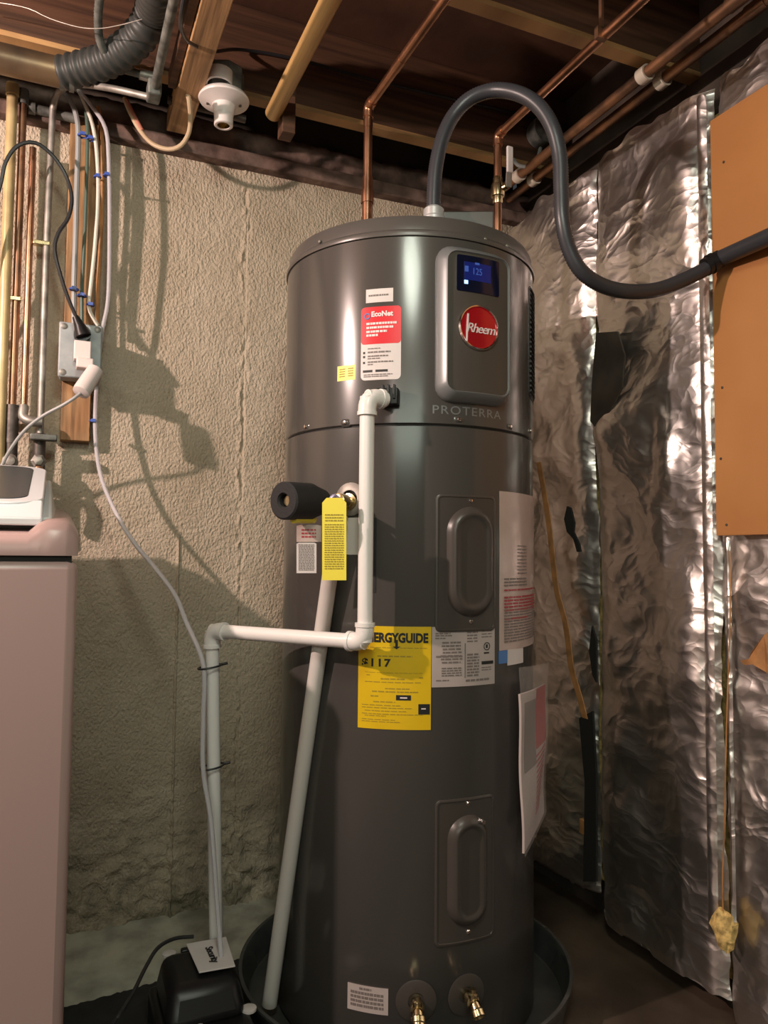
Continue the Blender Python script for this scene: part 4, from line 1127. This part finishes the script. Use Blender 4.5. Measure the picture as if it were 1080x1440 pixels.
P_ = [at(-160,520,Y=2.2), at(-60,450,Y=2.17), at(-20,330,Y=2.14), at(0,262,Y=2.14), at(8,228,Y=2.13), at(25,205,Y=2.12), at(50,201,Y=2.12), at(75,220,Y=2.13), at(93,248,Y=2.14), at(101,278,Y=2.14), at(96,306,Y=2.14), at(82,328,Y=2.14), at(77,352,Y=2.14), at(86,390,Y=2.14), at(98,425,Y=2.13), at(112,456,Y=2.11)]
MB().tube(smooth_path(P_, .012), .0052, 8).build('cable', 'cable_black', bk)
q = MB(); q.tube([at(106,445,Y=2.11), at(112,458,Y=2.11), at(117,472,Y=2.11)], .014, 12, radii=[.008, .014, .021]); q.tube([c, c+Vector((0,.03,0))], .021, 14); q.build('plug', 'rubber', bk)
c = at(116, 492, Y=2.12)
ad = thing('plug_adaptor', c, 'small white plug adaptor in the outlet box under the black plug', 'adaptor')
MB().box(c-Vector((.021,.012,.028)), c+Vector((.021,.025,.022))).build('body', 'plug_pink', ad, bevel=.003)
c2 = at(120, 512, Y=2.10); MB().box(c2-Vector((.022,.012,.012)), c2+Vector((.02,.03,.014))).build('lower_body', 'plug_pink', ad, bevel=.004)
a = at(134, 521, Y=2.085); b_ = at(113, 553, Y=2.05)
gp = thing('round_plug', b_, 'white cylindrical plug hanging below the outlet box with a grey cord', 'plug')
MB().lathe([(0, 0), (.012, .0), (.021, .003), (.022, .012), (.0205, (a-b_).length), (.017, (a-b_).length+.003), (0, (a-b_).length+.003)], b_, a-b_, 24).build('plug_body', 'plug_pink', gp)
MB().tube(smooth_path([b_, at(104,560,Y=2.05), at(88,570,Y=2.06), at(60,585,Y=2.08), at(35,605,Y=2.10), at(14,633,Y=2.12), at(0,660,Y=2.13), at(-20,700,Y=2.13)], .012), .0042, 8).build('cord', 'cable_grey', gp)

# bundle of cables
def cable(pxs, Y, r, m, label):
    P_ = [at(px, py, Y=Y if py > 170 else Y-.0) for px, py in pxs]
    setp(MB().tube(smooth_path(P_, .015), r, 8).build('cable', m), label, 'cable', 'cables running down to the outlet box')
cable([(84,128),(98,140),(108,165),(110,200),(108,260),(106,340),(104,400),(104,458)], 2.19, .0070, 'cable_grey', 'grey cable, leftmost of the bundle above the outlet box')
cable([(118,135),(122,165),(123,200),(121,280),(118,350),(115,410),(115,460)], 2.185, .0050, 'cable_green', 'dark green cable in the middle of the bundle above the outlet box')
cable([(110,126),(120,148),(130,175),(136,215),(138,270),(134,340),(128,400),(125,430),(130,445),(138,458)], 2.18, .0050, 'cable_white', 'white cable bending into the top right of the outlet box')
cable([(138,150),(144,190),(144,260),(142,330),(138,400),(137,456)], 2.20, .0055, 'kraft', 'brown cable behind the white one in the bundle')
for i, (px, py, lbl) in enumerate(((116,191,'topmost blue tie on the grey and green cables'), (127,196,'blue tie beside the topmost one on the white cable'), (137,249,'blue tie on the white cable below the bend'), (150,247,'blue tie on the clear tube below the bend'), (104,407,'faded blue tie on the grey cable above the outlet box'), (115,416,'blue tie on the green cable above the outlet box'), (127,429,'lowest blue tie where the white cable kinks'), (131,592,'small blue tie on the clear tube beside the board'))):
    c = at(px, py, Y=2.18 if px < 145 else 2.162); q = MB(); n = 14
    rr = .011 if px < 125 else .0085
    ring = [c+Vector((rr*math.cos(2*PI*k/n), rr*math.sin(2*PI*k/n), 0)) for k in range(n)]
    q.tube(ring+[ring[0], ring[1]], .0025, 6, caps=False); q.box(c+Vector((-.006, -rr-.006, -.004)), c+Vector((.006, -rr, .004)))
    setp(q.build('cable_tie', 'tie_blue'), lbl, 'cable tie', 'blue ties on the cable bundle')

# =================================================================== WASHER
WX0, WX1, WY0, WY1 = -.66, .042, 1.45, 2.12
ws = thing('washing_machine', ((WX0+WX1)/2, (WY0+WY1)/2, 0), 'pinkish white top loading washing machine at the left edge', 'washing machine')
MB().box((WX0, WY0, .03), (WX1, WY1, 1.036)).build('cabinet', 'washer', ws, bevel=.018)
for x in (WX0+.06, WX1-.06):
    for y in (WY0+.06, WY1-.06): MB().lathe([(0,0),(.02,0),(.022,.01),(.015,.035)], (x,y,.0), seg=14).build('foot', 'rubber', ws)
# top cover with raised shoulders and a dipped middle, as side profile sections across x
def cover():
    secs = []  # (x, [(y,z)...]) profile shared count
    def sec(x, zf, zr, inset=0):
        return [(x, WY0-.004+inset, 1.043), (x, WY0-.006+inset, zf-.022), (x, WY0+.006+inset, zf-.006), (x, WY0+.03+inset, zf), (x, WY1-.30, (zf+zr)/2+.003), (x, WY1-.04, zr), (x, WY1-inset, zr-.02), (x, WY1-inset, 1.043)]
    xs = [(WX0, 1.085, 1.135, .012), (WX0+.008, 1.097, 1.147, .003), (WX0+.022, 1.107, 1.155, 0), (WX0+.052, 1.107, 1.157, 0), (WX0+.066, 1.100, 1.150, 0), (WX0+.082, 1.084, 1.135, 0),
          (WX1-.082, 1.084, 1.135, 0), (WX1-.066, 1.100, 1.150, 0), (WX1-.052, 1.107, 1.157, 0), (WX1-.022, 1.107, 1.155, 0), (WX1-.008, 1.097, 1.147, .003), (WX1, 1.085, 1.135, .012)]
    V = []; n = 8
    for a in xs: V += sec(*a)
    F = []
    for i in range(len(xs)-1):
        for k in range(n):
            k2 = (k+1) % n; F.append((i*n+k, i*n+k2, (i+1)*n+k2, (i+1)*n+k))
    F.append(tuple(range(n))); F.append(tuple(reversed([(len(xs)-1)*n+k for k in range(n)])))
    return MB().add(V, F).build('top_cover', 'washer', ws, ang=50)
cover()
MB().box((WX0+.01, WY0+.008, 1.03), (WX1-.01, WY1-.01, 1.048)).build('seam_gap', 'black_gap', ws)
LX1 = WX1-.060; LX0 = WX0+.072
def lidplate(name, y0, z0, y1, z1, x0, x1, th, m, corner, par, dz=0.0):
    ln = math.hypot(y1-y0, z1-z0); w_ = x1-x0
    o_ = rrect(w_, ln, corner, 6); N = len(o_); dy = (y1-y0)/ln; dzz = (z1-z0)/ln
    nrm = Vector((0, -dzz, dy))
    b0 = []; t0 = []
    for a, b in o_:
        P0 = Vector(((x0+x1)/2+a, (y0+y1)/2+dy*b, (z0+z1)/2+dzz*b))
        b0.append(P0+nrm*dz); t0.append(P0+nrm*(dz+th))
    return MB().add(b0+t0, [tuple(reversed(range(N))), tuple(range(N, 2*N))]+[(i, (i+1) % N, (i+1) % N+N, i+N) for i in range(N)]).build(name, m, par, bevel=.003)
lid = lidplate('lid', 1.545, 1.128, 2.02, 1.243, LX0, LX1, .012, 'washer_lid', .06, ws)
setp(lid, 'silver white lid frame')
setp(lidplate('lid_glass', 1.575, 1.1353, 2.00, 1.2382, LX0+.028, LX1-.028, .003, 'washer_glass', .045, lid, dz=.0105), 'dark tinted glass')
q = MB(); q.hexa([Vector(p) for p in ((LX0,1.492,1.095),(LX1,1.492,1.095),(LX1,1.56,1.115),(LX0,1.56,1.115),(LX0,1.490,1.110),(LX1,1.490,1.110),(LX1,1.568,1.147),(LX0,1.568,1.147))]); q.build('lid_handle', 'washer_lid', lid, bevel=.004)
q = MB(); q.hexa([Vector(p) for p in ((LX0,1.60,1.09),(LX1,1.60,1.09),(LX1,2.05,1.14),(LX0,2.05,1.14),(LX0+.01,1.58,1.13),(LX1-.01,1.58,1.13),(LX1-.01,2.05,1.236),(LX0+.01,2.05,1.236))]); q.build('lid_base', 'washer_lid', ws, bevel=.004)
q = MB(); q.hexa([Vector(p) for p in ((LX1-.002,1.50,1.09),(LX1+.022,1.50,1.09),(LX1+.022,2.06,1.15),(LX1-.002,2.06,1.15),(LX1-.002,1.52,1.112),(LX1+.014,1.52,1.112),(LX1+.010,2.04,1.225),(LX1-.002,2.04,1.225))]); q.build('lid_cheek', 'washer_lid', ws, bevel=.004)

# =================================================================== BOOKLET POUCH on the right of the heater
def pouch():
    th0 = math.radians(58); th1 = math.radians(92)
    zt_ = hit(735, 958)[1]; zb_ = hit(735, 1200)[1]
    t = thing('document_pouch', hp(math.radians(72), zt_, RH), 'clear plastic pouch of red and white booklets hanging on the right side of the heater', 'pouch')
    s = Lab(600, 600, 650, 650); s.th0, s.th1, s.z0, s.z1 = th0, th1, zb_, zt_; s.w = (th1-th0)*RH; s.h = zt_-zb_
    A0 = at(729, 962, d=1.655); B0 = at(767, 950, d=1.80); C0 = at(763, 1142, d=1.80); D0 = at(735, 1200, d=1.665)
    nrm = (B0-A0).cross(D0-A0).normalized()
    if nrm.dot(Fw) > 0: nrm = -nrm
    def P(u, v, k):
        a = A0+(B0-A0)*u; b = D0+(C0-D0)*u
        return a+(b-a)*v + nrm*(k+.004*math.sin(u*PI)+.002*math.sin(v*9+u*4))
    def sheet(u0, v0, u1, v1, k, th, name, m, slant=0.0):
        nu, nv = 8, 20; V = []
        for dk in (th, 0):
            for j in range(nv+1):
                for i in range(nu+1):
                    V.append(P(u0+(u1-u0)*i/nu, v0+(v1-v0)*j/nv + slant*i/nu, k+dk))
        n1 = nu+1; N = n1*(nv+1); F = []
        for j in range(nv):
            for i in range(nu):
                a = j*n1+i; F += [(a, a+n1, a+n1+1, a+1), (a+N, a+1+N, a+n1+1+N, a+n1+N)]
        rim = list(range(n1))+[j*n1+nu for j in range(1, nv+1)]+[nv*n1+i for i in range(nu-1, -1, -1)]+[j*n1 for j in range(nv-1, 0, -1)]
        for i in range(len(rim)):
            a = rim[i]; b = rim[(i+1) % len(rim)]; F.append((a, b, b+N, a+N))
        return MB().add(V, F).build(name, m, t, ang=60)
    sheet(-.03, -.10, 1.02, 1.01, .006, .0005, 'plastic_sleeve', 'plastic_bag')
    sheet(0, .06, 1, 1.0, -.002, .005, 'booklet', 'label_dim')
    sheet(.10, .12, .50, .55, .0034, .0003, 'photo_block', 'ink_grey')
    sheet(.52, .06, .97, .46, .0034, .0003, 'red_block', 'ink_red')
    for i in range(12):
        sheet(.50, .50+.034*i, .92-.02*i, .512+.034*i, .0034, .0003, 'print_line', 'ink_red', -.02)
pouch()
